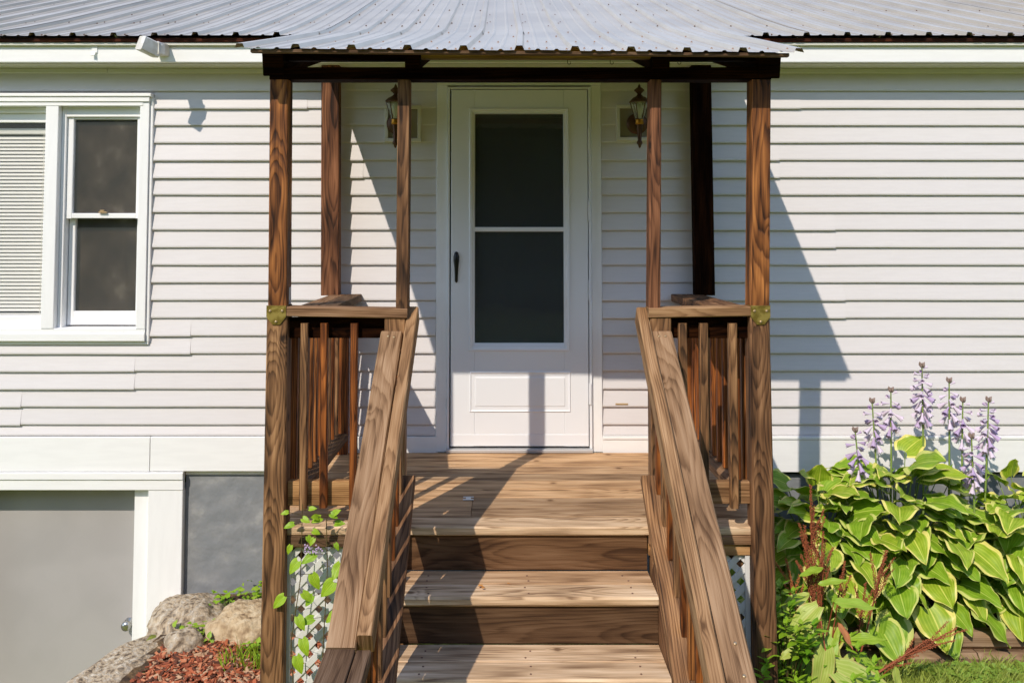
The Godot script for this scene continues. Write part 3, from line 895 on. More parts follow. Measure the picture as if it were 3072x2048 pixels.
		plank(p, "top_rail", M.dark, Vector3(xb - s * 0.03, 0.845, 1.28), Vector3(xb - s * 0.03, 0.81, 0.1), Vector3.UP, 0.088, 0.038)
		plank(p, "bottom_rail", M.grey if s < 0 else M.tan1, Vector3(xb - s * 0.01, 0.115, 1.28), Vector3(xb - s * 0.01, 0.10, 0.1), Vector3.UP, 0.035, 0.088)
		for i in 10:
			var z := 1.22 - i * 0.115
			plank(p, "baluster", pick(["stain0", "stain2", "brown0"]), Vector3(xb + s * 0.005, 0.134, z), Vector3(xb + s * 0.005 + rf(-0.006, 0.006), 0.84, z), Vector3.RIGHT, 0.034, 0.034, 0.004)
	# beam, rafters, purlins
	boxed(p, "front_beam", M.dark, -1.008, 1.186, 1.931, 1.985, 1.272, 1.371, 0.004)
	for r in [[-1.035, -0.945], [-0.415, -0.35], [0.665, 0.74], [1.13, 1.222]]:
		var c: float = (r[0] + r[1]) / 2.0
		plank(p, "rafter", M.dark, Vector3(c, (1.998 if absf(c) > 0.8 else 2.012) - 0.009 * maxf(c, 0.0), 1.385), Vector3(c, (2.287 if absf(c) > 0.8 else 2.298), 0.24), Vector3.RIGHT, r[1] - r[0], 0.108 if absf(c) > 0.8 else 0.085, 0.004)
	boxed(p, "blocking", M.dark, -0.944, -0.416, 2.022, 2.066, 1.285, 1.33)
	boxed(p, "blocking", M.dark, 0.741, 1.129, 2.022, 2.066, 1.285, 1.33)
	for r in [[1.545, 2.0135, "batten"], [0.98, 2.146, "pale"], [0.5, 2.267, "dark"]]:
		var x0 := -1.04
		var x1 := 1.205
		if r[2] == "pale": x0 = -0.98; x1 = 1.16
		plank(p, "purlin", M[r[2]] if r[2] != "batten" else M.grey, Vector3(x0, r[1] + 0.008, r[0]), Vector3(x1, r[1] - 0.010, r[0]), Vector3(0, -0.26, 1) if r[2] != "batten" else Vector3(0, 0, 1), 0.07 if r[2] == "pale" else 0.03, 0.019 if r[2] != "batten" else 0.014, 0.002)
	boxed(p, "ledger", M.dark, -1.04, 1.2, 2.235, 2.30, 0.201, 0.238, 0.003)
	# the light plank under the sheets between the middle rafters
	boxed(p, "blocking", M.pale, -0.349, 0.664, 2.030, 2.066, 1.29, 1.335, 0.003)
	# roof sheets lapping on the main roof
	var top := func(n: float) -> float: return -0.11 + RIB * n
	var low := func(n: float) -> float: return 0.08 + 0.2325 * (n - 1.0)
	var rows := [[0.08, main_roof_y(0.08) + 0.004], [0.26, main_roof_y(0.26) + 0.006], [0.62, 2.266], [1.0, 2.168], [1.572, 2.021]]
	roof_sheet(p, rows, -4, 0, top, low, [1.0, 0.0], 0.008)
	roof_sheet(p, rows, 0, 4, top, low, [0.0, 0.0], 0.008)
	roof_sheet(p, rows, 4, 6, top, low, [0.0, 1.0], 0.008)
	var ps := func(z: float) -> float:
		for i in 4:
			if z <= rows[i + 1][0]: return lerpf(rows[i][1], rows[i + 1][1], (z - rows[i][0]) / (rows[i + 1][0] - rows[i][0]))
		return rows[4][1]
	var xf := []
	for n in range(-4, 6):
		for q in [[0.18, 1.53], [0.5, 1.5], [0.85, 1.53], [0.16, 0.98], [0.55, 1.0], [0.2, 0.14], [0.84, 0.5]]:
			if rng.randf() < 0.2: continue
			var z: float = q[1] + rf(-0.03, 0.03)
			var a := (z - 0.08) / 1.5
			xf.append(Transform3D(Basis(Vector3.RIGHT, 0.25), Vector3(lerpf(top.call(n + q[0]), low.call(n + q[0]), a), ps.call(z) + 0.001, z)))
	var st := S()
	lathe(st, Vector3.ZERO, [[0.0055, 0.0], [0.005, 0.002], [0.0032, 0.0025], [0.003, 0.006], [0.0, 0.0065]], 8)
	tag(multi(p, "roof_screws", done(st).commit(), mat(rgb(150, 120, 100), 0.6), xf), "", "", "", "stuff")
	# brass corner brackets
	for b in [[-0.963, 0.947], [1.121, 0.947]]:
		st = S()
		var pts := []
		for q in [[-0.042, 0.0], [0.042, 0.0], [0.042, -0.045], [0.016, -0.078], [-0.016, -0.078], [-0.042, -0.045]]: pts.append(Vector3(b[0] + q[0], b[1] + q[1], 1.381))
		for i in range(1, 5): tri(st, pts[0], pts[i], pts[i + 1], Vector2.ZERO, Vector2.ZERO, Vector2.ZERO, Vector3(0, 0, 1))
		for i in 6:
			var j := (i + 1) % 6
			quad(st, pts[i], pts[j], pts[j] - Vector3(0, 0, 0.006), pts[i] - Vector3(0, 0, 0.006), pts[i] + pts[j] - 2.0 * Vector3(b[0], b[1] - 0.04, 1.381))
		bx(st, b[0] - 0.042, b[0] + 0.042, b[1], b[1] + 0.003, 1.33, 1.3815, 0.001)
		var br := put(p, "post_bracket", st, M.brass)
		for q in [[-0.026, -0.02], [0.026, -0.02], [0.0, -0.066]]:
			st = S()
			screw_head(st, Vector3(b[0] + q[0], b[1] + q[1], 1.3812), Vector3(0, 0, 1), 0.006)
			put(br, "screw", done(st), M.screw)
	# tie plates at the feet of the upper posts
	boxed(p, "tie_plate", M.zinc, -0.9205, -0.9175, 0.952, 1.025, 1.30, 1.335, 0.0005)
	for sct in [[-0.478, 0.785], [-0.44, 0.778], [0.674, 0.784], [0.712, 0.783]]:
		pass
	# cup hooks under the roof
	for x in [-0.45, 0.38, 0.62, 1.0]:
		st = S()
		var pt := []
		for i in 8: pt.append(Vector3(x + 0.009 * (1.0 - cos(i * 0.55)), 2.225 - 0.018 - 0.009 * sin(i * 0.55), 0.24))
		pt.push_front(Vector3(x, 2.24, 0.24))
		tube(st, pt, 0.0017, 0.0014, 5)
		put(p, "cup_hook", done(st), M.black)
	# white lattice under the deck
	lattice(p, -0.925, -0.43, -0.092, 1.30)
	lattice(p, 0.70, 1.078, -0.128, 1.296)

func lattice(p: Node3D, x0: float, x1: float, ytop: float, z: float) -> void:
	var l := sub(p, "lattice_panel")
	boxed(l, "lattice_frame", M.lattice, x0, x0 + 0.024, GROUND, ytop, z + 0.006, z + 0.02, 0.002)
	boxed(l, "lattice_frame", M.lattice, x1 - 0.02, x1, GROUND, ytop, z + 0.006, z + 0.02, 0.002)
	var pitch := 0.076
	for dirn in [1.0, -1.0]:
		var dz := 0.003 if dirn > 0 else -0.004
		var c := -2.0
		while c < 2.5:
			# line x - dirn*(y - ytop) = c, clipped to the panel
			var y0 := GROUND
			var y1 := ytop
			var xa: float = c + dirn * (y0 - ytop)
			var xb: float = c
			var pa := Vector2(xa, y0)
			var pb := Vector2(xb, y1)
			var t0 := 0.0
			var t1 := 1.0
			var d := pb - pa
			for e in [[x0 + 0.004, 1.0], [x1 - 0.004, -1.0]]:
				var f0: float = (pa.x - e[0]) * e[1]
				var f1: float = (pb.x - e[0]) * e[1]
				if f0 < 0 and f1 < 0: t1 = -1.0
				elif f0 < 0: t0 = maxf(t0, f0 / (f0 - f1))
				elif f1 < 0: t1 = minf(t1, f0 / (f0 - f1))
			if t1 - t0 > 0.03:
				var a := pa + d * t0
				var b := pa + d * t1
				plank(l, "lattice_strip", M.lattice, Vector3(a.x, a.y, z + dz), Vector3(b.x, b.y, z + dz), Vector3(1, -dirn, 0), 0.0275, 0.006, 0.001)
			c += pitch

# ---------------------------------------------------------------- stairs
func build_stairs() -> void:
	var s := thing("staircase", "wooden entry stairs with two sloping handrails leading up to the porch deck", "stairs", Vector3(0.09, GROUND, 1.85))
	var R := 0.1905
	var T := 0.265
	var zn := 1.3335
	var x0 := -0.415
	var x1 := 0.635
	for i in range(1, 4):
		var zf := zn + T * i
		var zb := zn + T * (i - 1) - 0.02
		var half := (zf - zb) / 2.0
		plank(s, "tread_board", M.deck0 if i % 2 else M.tread, Vector3(x0, -R * i - 0.019, zb + half / 2), Vector3(x1, -R * i - 0.019, zb + half / 2), Vector3(0, 0, 1), half - 0.003, 0.038, 0.003)
		plank(s, "tread_board", M.tread, Vector3(x0, -R * i - 0.019, zf - half / 2), Vector3(x1, -R * i - 0.019, zf - half / 2), Vector3(0, 0, 1), half - 0.002, 0.038, 0.009)
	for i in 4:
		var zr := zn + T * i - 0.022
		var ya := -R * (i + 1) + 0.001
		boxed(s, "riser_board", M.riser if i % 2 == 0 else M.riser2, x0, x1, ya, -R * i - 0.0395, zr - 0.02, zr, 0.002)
	for x in [[-0.456, -0.4165], [0.637, 0.677]]:
		plank(s, "stringer", M.brown1, Vector3((x[0] + x[1]) / 2, -0.19, 1.40), Vector3((x[0] + x[1]) / 2, -0.19 - 0.7189 * 1.0, 2.40), Vector3.UP, 0.20, x[1] - x[0], 0.003)
	var sl := 0.7189
	var on := func(h: float, z: float) -> float: return h - sl * (z - zn)
	# handrails: a flat board and one on edge beside it
	var nrm := Vector3(0, 1, sl).normalized()
	var rail := func(called: String, m: Material, xa: float, xb: float, w: float, t: float, hh: float, za: float, zb: float, flat: bool) -> void:
		var th := t if flat else w
		var a := Vector3(xa, on.call(hh, za), za) - nrm * th / 2
		var b := Vector3(xb, on.call(hh, zb), zb) - nrm * th / 2
		plank(s, called, m, a, b, Vector3.RIGHT if flat else nrm, w, t, 0.005)
	rail.call("handrail", M.tan0, -0.466, -0.480, 0.092, 0.038, 0.873, 1.378, 2.51, true)
	rail.call("handrail", M.tan2, -0.381, -0.408, 0.089, 0.046, 0.915, 1.30, 2.515, false)
	rail.call("handrail", M.tan0, 0.693, 0.706, 0.092, 0.038, 0.873, 1.378, 2.95, true)
	rail.call("handrail", M.tan2, 0.622, 0.630, 0.089, 0.046, 0.912, 1.30, 2.95, false)
	plank(s, "level_rail", M.grey, Vector3(-0.480, 0.005, 2.514), Vector3(-0.474, 0.0, 3.2), Vector3.RIGHT, 0.09, 0.04, 0.004)
	plank(s, "level_rail", M.grey, Vector3(-0.409, 0.003, 2.517), Vector3(-0.405, -0.002, 3.2), Vector3.RIGHT, 0.045, 0.04, 0.004)
	# lower rails
	rail.call("lower_rail", M.brown1, -0.405, -0.405, 0.086, 0.038, 0.26, 1.375, 2.9, true)
	rail.call("lower_rail", M.brown0, 0.645, 0.645, 0.086, 0.038, 0.26, 1.375, 2.9, true)
	for i in 12:
		var z := 1.44 + i * 0.125
		for x in [-0.428, 0.672]:
			plank(s, "baluster", pick(["stain0", "stain2", "brown0"]), Vector3(x, on.call(0.26, z) - 0.01, z), Vector3(x, on.call(0.85, z), z), Vector3.RIGHT, 0.034, 0.036, 0.003)
	for x in [-0.456, 0.697]:
		boxed(s, "newel_post", M.brown0, x - 0.045, x + 0.045, GROUND - 0.02, -0.025 if x < 0 else -0.24, 2.96, 3.05, 0.004)
	var nails := S()
	for i in range(0, 4):
		for x in [-0.30, 0.11, 0.53]:
			for dz in [0.04, 0.10, 0.17, 0.225]:
				if i == 0: continue
				screw_head(nails, Vector3(x + rf(-0.012, 0.012), -R * i + 0.0002, zn + T * i - dz), Vector3.UP, 0.0042)
	tag(put(s, "nail_heads", done(nails), M.rust), "", "", "", "stuff")
	# screw heads on the handrails
	for q in [[-0.478, 1.405], [-0.452, 1.41], [0.678, 1.405], [0.705, 1.405], [0.71, 2.50], [0.715, 2.58]]:
		var st := S()
		screw_head(st, Vector3(q[0], on.call(0.873, q[1]) + 0.0005, q[1]), nrm, 0.006)
		put(s, "screw", done(st), M.screw)

# ---------------------------------------------------------------- ground
func ground_y(x: float, z: float) -> float:
	var y := GROUND - 0.02 * maxf(0.0, z - 1.0)
	y = maxf(y, GROUND - 0.3)
	var edge := -1.74 - 0.24 * clampf(z, 0.0, 3.0)
	var k := smoothstep(edge - 0.02, edge - 0.35, x)
	if z > 2.5: k *= clampf((4.5 - z) / 2.0, 0.0, 1.0)
	return lerpf(y, -2.25, k)

func build_ground() -> void:
	var st := S()
	var xs := []
	for x in [-60, -30, -14, -8, -5]: xs.append(float(x))
	for i in 90: xs.append(-4.0 + i * 0.09)
	for x in [4.4, 6, 9, 14, 30, 60]: xs.append(float(x))
	var zs := [-60.0, -20.0, -9.0]
	zs.append(-0.15)
	for i in 50: zs.append(-0.05 + i * 0.09)
	for z in [5, 6, 8, 11, 16, 30, 60]: zs.append(float(z))
	var nz := noise(70, 1.6, 3)
	var P := []
	var U := []
	for z in zs:
		var row := []
		var ur := []
		for x in xs:
			row.append(Vector3(x, ground_y(x, z) + 0.012 * nz.get_noise_2d(x, z), z))
			ur.append(Vector2(x, z))
		P.append(row); U.append(ur)
	grid(st, P, U)
	tag(put(self, "ground", done(st), M.lawn), "", "", "", "structure")
	# soil bed on the left, under the bark mulch
	st = S()
	P = []; U = []
	for i in 16:
		var z := -0.02 + i * 0.08
		var row := []
		var ur := []
		for j in 14:
			var x := lerpf(-1.72 - 0.12 * z, -0.5, j / 13.0)
			row.append(Vector3(x, ground_y(-0.7, z) + 0.02 + 0.01 * nz.get_noise_2d(x * 3.0, z * 3.0) + 0.06 * maxf(0.0, 0.5 - z), z))
			ur.append(Vector2(x, z))
		P.append(row); U.append(ur)
	grid(st, P, U)
	tag(put(self, "soil_bed", done(st), M.soil), "", "", "", "structure")
	# raised soil behind the timbers on the right
	st = S()
	P = []; U = []
	for i in 8:
		var z := -0.01 + i * 0.083
		var row := []
		var ur := []
		for j in 24:
			var x := lerpf(1.2, 4.4, j / 23.0)
			row.append(Vector3(x, -0.70 - (0.14 if i == 7 else 0.0) + 0.015 * nz.get_noise_2d(x * 3.0, z * 3.0), z))
			ur.append(Vector2(x, z))
		P.append(row); U.append(ur)
	grid(st, P, U)
	tag(put(self, "planting_bed", done(st), M.soil), "", "", "", "structure")

func boulder(label: String, c: Vector3, r: Vector3, m: Material, s: int, turn := 0.0, called := "boulder") -> void:
	var n := noise(s, 1.3, 4)
	var n2 := noise(s + 5, 6.0, 3)
	var P := []
	var U := []
	for i in 23:
		var a := PI * i / 22.0
		var row := []
		var ur := []
		for j in 33:
			var b := TAU * (j % 32) / 32.0
			var d := Vector3(sin(a) * cos(b), cos(a), sin(a) * sin(b))
			# squarish, as broken stone is
			var q := Vector3(signf(d.x) * pow(absf(d.x), 0.72), signf(d.y) * pow(absf(d.y), 0.6), signf(d.z) * pow(absf(d.z), 0.72))
			var k := 1.0 + 0.2 * n.get_noise_3dv(d) + 0.05 * n2.get_noise_3dv(d)
			row.append(c + (q * r * k).rotated(Vector3.UP, turn))
			ur.append(Vector2(b, a))
		P.append(row); U.append(ur)
	var st := S()
	grid(st, P, U)
	var o := put(self, called, done(st), m)
	tag(o, label, "stone", "stones edging the mulch bed")

func build_left_bed() -> void:
	boulder("large lichen-flecked stone against the grey foundation, uppermost of the row along the drop", Vector3(-1.71, -0.93, 0.22), Vector3(0.2, 0.17, 0.24), M.rock, 81, 0.2)
	boulder("long grey slab of stone at the edge of the drop beside the grey basement door", Vector3(-1.86, -1.02, 0.80), Vector3(0.185, 0.19, 0.52), M.rock, 82, -0.22)
	boulder("broad tan stone beside the tall brown post, right of the green weeds", Vector3(-1.32, -0.88, 0.40), Vector3(0.2, 0.16, 0.2), M.rock_tan, 83, -0.3)
	boulder("small round grey stone half sunk in the red mulch", Vector3(-1.60, -0.84, 0.60), Vector3(0.095, 0.085, 0.085), M.rock, 84, 0.5)
	boulder("grey stone at the lower edge of the picture, lowest of the row along the drop", Vector3(-2.05, -1.22, 1.62), Vector3(0.2, 0.2, 0.33), M.rock, 85, -0.2)
	# bark mulch
	var chip := S()
	bx(chip, -0.024, 0.024, -0.003, 0.003, -0.007, 0.007, 0.002)
	var xf := []
	var cols := []
	for i in 5200:
		var z := rf(0.52, 1.3)
		var x := rf(-1.70 - 0.06 * (z - 0.8), -0.62)
		var y := ground_y(-0.7, z) + 0.022 + 0.06 * maxf(0.0, 0.5 - z) + rf(0.0, 0.02)
		var b := Basis(Vector3.UP, rf(0, TAU)) * Basis(Vector3(1, 0, 0), rf(-0.6, 0.6)) * Basis(Vector3(0, 0, 1), rf(-0.45, 0.45))
		var sc := rf(0.22, 1.0) if rng.randf() < 0.9 else rf(1.0, 1.8)
		b = b * Basis.from_scale(Vector3(sc, rf(0.6, 1.4), rf(0.5, 1.3)))
		xf.append(Transform3D(b, Vector3(x, y, z)))
		var c := [rgb(170, 92, 58), rgb(140, 72, 46), rgb(192, 124, 88), rgb(96, 58, 42), rgb(188, 152, 120)][rng.randi() % 5] as Color
		cols.append(c.srgb_to_linear())
	var mm := mat(Color.WHITE, 0.9)
	mm.vertex_color_use_as_albedo = true
	tag(multi(self, "bark_mulch", chip.commit(), mm, xf, cols), "red bark mulch spread between the stones and the tall post", "mulch", "", "stuff")
	# creeping weeds between the stones
	var lm := leaf_mesh(0.03, 0.022, 0.6, 0.25, 0.3, 0.001, 0.0, 4, 2)
	weed("low creeping weed in the gap between the two upper stones", Vector3(-1.5, -0.82, 0.2), [[-1.5, -0.80, 0.16, 0.10, 40], [-1.38, -0.77, 0.12, 0.08, 40], [-1.3, -0.74, 0.1, 0.07, 22]], lm)
	weed("yellow-green weed above the small round stone", Vector3(-1.58, -0.86, 0.5), [[-1.56, -0.82, 0.48, 0.07, 32], [-1.49, -0.84, 0.55, 0.06, 24], [-1.66, -0.83, 0.44, 0.05, 14]], lm)
	weed("small weed in the mulch below the round stone", Vector3(-1.63, -0.87, 0.85), [[-1.63, -0.87, 0.85, 0.05, 14], [-1.72, -0.87, 0.74, 0.04, 8], [-1.5, -0.87, 1.0, 0.04, 8]], lm)
	# grass tuft by the post
	var blades := S()
	for i in 130:
		var q := Vector3(rf(-1.34, -1.08), -0.85, rf(0.66, 0.86))
		var d := Vector3(rf(-0.5, 0.5), 1.0, rf(-0.3, 0.6)).normalized() * rf(0.06, 0.14)
		blade(blades, q, d, 0.0035)
	tag(put(self, "grass_tuft", done(blades), M.green0), "tuft of thin grass growing in the mulch beside the post", "grass")
	weed("leafy weed at the foot of the tall post below the tan stone", Vector3(-1.22, -0.87, 0.66), [[-1.22, -0.82, 0.64, 0.05, 20], [-1.14, -0.82, 0.75, 0.05, 16]], lm)

func blade(st: SurfaceTool, a: Vector3, d: Vector3, w: float) -> void:
	var s := d.cross(Vector3(rf(-1, 1), 0.2, rf(-1, 1))).normalized() * w
	var m := a + d * 0.6
	var e := a + d + Vector3(d.x, -0.1 * d.y, d.z) * 0.25
	for v in [a - s, a + s, m + s * 0.8, a - s, m + s * 0.8, m - s * 0.8, m - s * 0.8, m + s * 0.8, e]:
		st.set_uv(Vector2(0.3, 0.4))
		st.add_vertex(v)

func weed(label: String, base: Vector3, clumps: Array, lm: Mesh) -> void:
	var w := thing("weed", label, "weed", base, "weeds in the mulch bed")
	var st := S()
	for c in clumps:
		for i in 5:
			var e := Vector3(c[0] + rf(-1, 1) * c[3], c[1] + rf(0, 0.4) * c[3], c[2] + rf(-1, 1) * c[3])
			tube(st, [Vector3(c[0], c[1] - 0.05, c[2]), Vector3(c[0], c[1], c[2]).lerp(e, 0.5) + Vector3(0, 0.01, 0), e], 0.002, 0.0012, 4)
	put(w, "stem", done(st), M.stem)
	for c in clumps:
		for i in c[4]:
			var q := Vector3(c[0] + rf(-1, 1) * c[3] * 1.2, c[1] + rf(-0.2, 0.7) * c[3], c[2] + rf(-1, 1) * c[3])
			place_leaf(w, "leaf", lm, M[["green0", "green1", "vine1"][rng.randi() % 3]], q, Vector3(rf(-1, 1), rf(-0.1, 0.5), rf(-1, 1)), Vector3(rf(-0.3, 0.3), 1, rf(0, 0.5)), rf(0.7, 1.4))

# ---------------------------------------------------------------- plants
func build_hosta() -> void:
	var base := Vector3(2.2, -0.7, 0.32)
	var h := thing("hosta", "large hosta with yellow-edged green leaves and pale lilac flower spikes against the house", "plant", base)
	var meshes := []
	for k in 7:
		meshes.append(leaf_mesh(0.205, 0.190 + 0.012 * (k % 3), 0.53 + 0.03 * (k % 2), 0.10 + 0.08 * (k % 4), 0.42 - 0.10 * (k % 3), 0.008 + 0.003 * (k % 3), 0.2, 12, 14, k * 1.3, 0.0022))
	var crowns := [[1.72, 0.36, 0.62, 0.58, 86], [2.15, 0.32, 0.78, 0.70, 130], [2.8, 0.34, 0.70, 0.56, 100]]
	var stems := S()
	for c in crowns:
		var n: int = c[4]
		for i in n:
			var f := (i + 0.5) / n
			var el := lerpf(1.5, -0.16, pow(f, 0.8)) # from the top down to hanging over the timbers
			var az := i * 2.39996 + rf(-0.2, 0.2)
			var d := Vector3(cos(el) * cos(az), sin(el), cos(el) * sin(az))
			if d.z < -0.35: continue
			var rad := rf(0.66, 0.98)
			var q := Vector3(c[0], -0.64, c[1]) + Vector3(d.x * c[2] * 0.72, maxf(d.y, -0.1) * c[3] * 1.06, d.z * 0.46) * rad
			if d.y < 0: q.y += d.y * 0.12
			if q.z < 0.06: q.z = 0.06 + rf(0.0, 0.05)
			var out := Vector3(d.x, 0, d.z).normalized()
			var dip := lerpf(0.55, -0.95, f) + rf(-0.25, 0.2)
			var dir := (out + Vector3(rf(-0.25, 0.25), dip, rf(-0.2, 0.2))).normalized()
			if dir.z < -0.3: dir.z *= -0.2
			var up := (Vector3.UP * 1.0 + out * lerpf(0.25, 0.75, f) + Vector3(rf(-0.3, 0.3), 0, rf(0.0, 0.35))).normalized()
			var sc := rf(0.56, 1.0)
			place_leaf(h, "leaf", meshes[rng.randi() % 7], M.hosta[rng.randi() % 8], q, dir, up, sc, rf(-0.35, 0.35))
			var foot := Vector3(c[0], -0.7, c[1]) + Vector3(rf(-0.05, 0.05), 0, rf(-0.05, 0.05))
			tube(stems, [foot, foot.lerp(q, 0.5) + Vector3(0, 0.08, 0), q], 0.005, 0.003, 4)
	put(h, "leaf_stalks", done(stems), M.stem)
	var inner := []
	for i in 230:
		var c: Array = crowns[rng.randi() % 3]
		var az := rf(-0.4, PI + 0.4)
		var el := rf(-0.1, 1.2)
		var d := Vector3(cos(el) * cos(az), sin(el), cos(el) * sin(az))
		var q := Vector3(c[0], -0.66, c[1]) + Vector3(d.x * c[2] * 0.68, d.y * c[3] * 0.9, d.z * 0.40) * rf(0.55, 0.86)
		if q.z < 0.05: q.z = 0.05
		var out := Vector3(d.x, 0, d.z).normalized()
		inner.append(Transform3D(leaf_basis(out + Vector3(rf(-0.4, 0.4), rf(-0.7, 0.2), rf(-0.2, 0.3)), Vector3.UP + out * 0.5 + Vector3(rf(-0.3, 0.3), 0, 0.2), rf(0.6, 1.0)), q))
	tag(multi(h, "inner_leaves", meshes[2], M.hosta[1], inner), "", "", "", "stuff")
	# flower stalks
	var petal := S()
	var P := []
	var U := []
	for r in [[0.0, 0.0], [0.0035, 0.002], [0.0035, 0.012], [0.008, 0.028], [0.0135, 0.043]]:
		var row := []
		var ur := []
		for k in 13:
			var a := TAU * (k % 12) / 12.0
			var flare: float = 1.0 if k % 2 == 0 else 0.72
			var rr: float = r[0] * (flare if r[1] > 0.02 else 1.0)
			var along: float = r[1] + (0.004 if k % 2 == 0 and r[1] > 0.04 else 0.0)
			row.append(Vector3(along, cos(a) * rr, sin(a) * rr)); ur.append(Vector2(k / 12.0, r[1]))
		P.append(row); U.append(ur)
	grid(petal, P, U)
	var fl: Mesh = done(petal).commit()
	var bd := S()
	lathe(bd, Vector3.ZERO, [[0.0, 0.0], [0.005, 0.006], [0.006, 0.014], [0.003, 0.022], [0.0, 0.026]], 7)
	var bud: Mesh = done(bd).commit()
	# x of the foot, foot height, x of the tip, tip height, depth, flowers
	for f in [[1.93, -0.1, 1.888, 0.205, 0.42, 15], [2.05, -0.05, 2.03, 0.335, 0.3, 17], [2.12, -0.05, 2.155, 0.385, 0.25, 16], [2.27, -0.1, 2.297, 0.53, 0.32, 32], [2.41, -0.1, 2.453, 0.445, 0.3, 15], [2.47, -0.1, 2.525, 0.34, 0.3, 15], [2.58, -0.1, 2.655, 0.345, 0.32, 26], [2.48, -0.25, 2.49, 0.18, 0.45, 24]]:
		var a := Vector3(f[0], -0.6, f[4] + 0.02)
		var b := Vector3(f[2], f[3], f[4])
		var mid := Vector3(lerpf(f[0], f[2], 0.55), lerpf(-0.6, f[3], 0.6), f[4] + 0.02)
		var st := S()
		tube(st, [a, mid, mid.lerp(b, 0.6), b], 0.0062, 0.0035, 6)
		var stalk := put(h, "flower_stalk", done(st), M.stem)
		var n: int = f[5]
		var span := 0.13 + 0.0045 * n
		for i in n:
			var t := (i + 0.5) / n
			var q := b - (b - mid).normalized() * (t * span + 0.012)
			var az := i * 2.4 + rf(-0.3, 0.3)
			var droop := lerpf(0.35, -1.6, t) + rf(-0.3, 0.3)
			var dir := Vector3(cos(az), droop, sin(az))
			var o := put(stalk, "flower", fl, M.petal if rng.randf() < 0.6 else M.petal2)
			o.transform = Transform3D(leaf_basis(dir, Vector3.UP + Vector3(0.1, 0, 0.2), lerpf(0.6, 1.35, minf(1.0, t * 2.0))), q + Vector3(cos(az), 0, sin(az)) * 0.006)
		for i in 10:
			var o := put(stalk, "bud", bud, M.bud)
			var az := i * 2.4
			o.transform = Transform3D(leaf_basis(Vector3(cos(az) * 0.5, 1.0, sin(az) * 0.5), Vector3.RIGHT + Vector3(0, 0, 0.3), 1.0).rotated(Vector3.UP, 0.0) * Basis(Vector3(0, 0, 1), -PI / 2), b + Vector3(cos(az) * 0.004, -0.012 + i * 0.0016, sin(az) * 0.004))
		var br := leaf_mesh(0.04, 0.008, 0.7, 0.1, 0.4, 0.0, 0.0, 4, 2)
		place_leaf(stalk, "bract", br, M.green1, a.lerp(b, 0.55), Vector3(0.6, 0.8, 0.2), Vector3(0, 0, 1))

func seed_spike(st: SurfaceTool, a: Vector3, b: Vector3, n: int, r: float) -> void:
	for i in n:
		var t := (i + 0.5) / n
		var q := a.lerp(b, t)
		var az := i * 2.4 + rf(-0.4, 0.4)
		var rad := r * lerpf(1.0, 0.45, t) * rf(0.4, 1.0)
		q += Vector3(cos(az) * rad, rf(-0.004, 0.004), sin(az) * rad)
		var s := rf(0.0016, 0.0034)
		var v := [q + Vector3(s, 0, 0), q + Vector3(-s, 0, 0), q + Vector3(0, s * 1.3, 0), q + Vector3(0, -s * 1.3, 0), q + Vector3(0, 0, s), q + Vector3(0, 0, -s)]
		for f in [[0, 2, 4], [4, 2, 1], [1, 2, 5], [5, 2, 0], [4, 3, 0], [1, 3, 4], [5, 3, 1], [0, 3, 5]]:
			tri(st, v[f[0]], v[f[1]], v[f[2]], Vector2.ZERO, Vector2.ZERO, Vector2.ZERO, v[f[0]] + v[f[1]] + v[f[2]] - 3.0 * q)

func dock(label: String, base: Vector3, stalks: Array, leaves: Array) -> void:
	var d := thing("dock_weed", label, "weed", base)
	for s in stalks:
		var st := S()
		var a: Vector3 = base + s[0]
		var b: Vector3 = base + s[1]
		tube(st, [a, a.lerp(b, 0.5) + Vector3(rf(-0.01, 0.01), 0, rf(-0.01, 0.01)), b], 0.005, 0.002, 6)
		put(d, "stem", done(st), M.redstem)
		st = S()
		var m0 := a.lerp(b, s[3])
		seed_spike(st, m0, b, int(b.distance_to(m0) * 620), 0.015)
		for k in s[2]:
			var t: float = lerpf(s[3], 0.8, (k + 0.5) / s[2])
			var q := a.lerp(b, t)
			var ax := (b - a).normalized()
			var side := Vector3(rf(-1, 1), 0, rf(-0.5, 1)).normalized()
			var e := q + (ax * 0.85 + side * 0.38).normalized() * rf(0.08, 0.17)
			seed_spike(st, q, e, int(q.distance_to(e) * 520), 0.012)
			tube(st, [q, q.lerp(e, 0.5), e], 0.0016, 0.001, 4)
		var o := put(d, "seed_head", st, M.seed if s[4] else M.seed2)
	var lm := [leaf_mesh(0.20, 0.062, 0.72, 0.18, 0.35, 0.007, 0.0, 12, 6, 0.4), leaf_mesh(0.24, 0.10, 0.68, 0.28, 0.3, 0.009, 0.05, 12, 6, 2.0), leaf_mesh(0.15, 0.045, 0.75, 0.1, 0.4, 0.004, 0.0, 10, 6, 1.0)]
	var tw := S()
	for l in leaves:
		place_leaf(d, "leaf", lm[l[3]], M[l[4]], base + l[0], l[1], l[2], l[5])
		tube(tw, [base + Vector3(0, 0.02, 0), (base + Vector3(0, 0.05, 0)).lerp(base + l[0], 0.6), base + l[0]], 0.0035, 0.0022, 5)
	put(d, "leaf_stalks", done(tw), M.redstem)

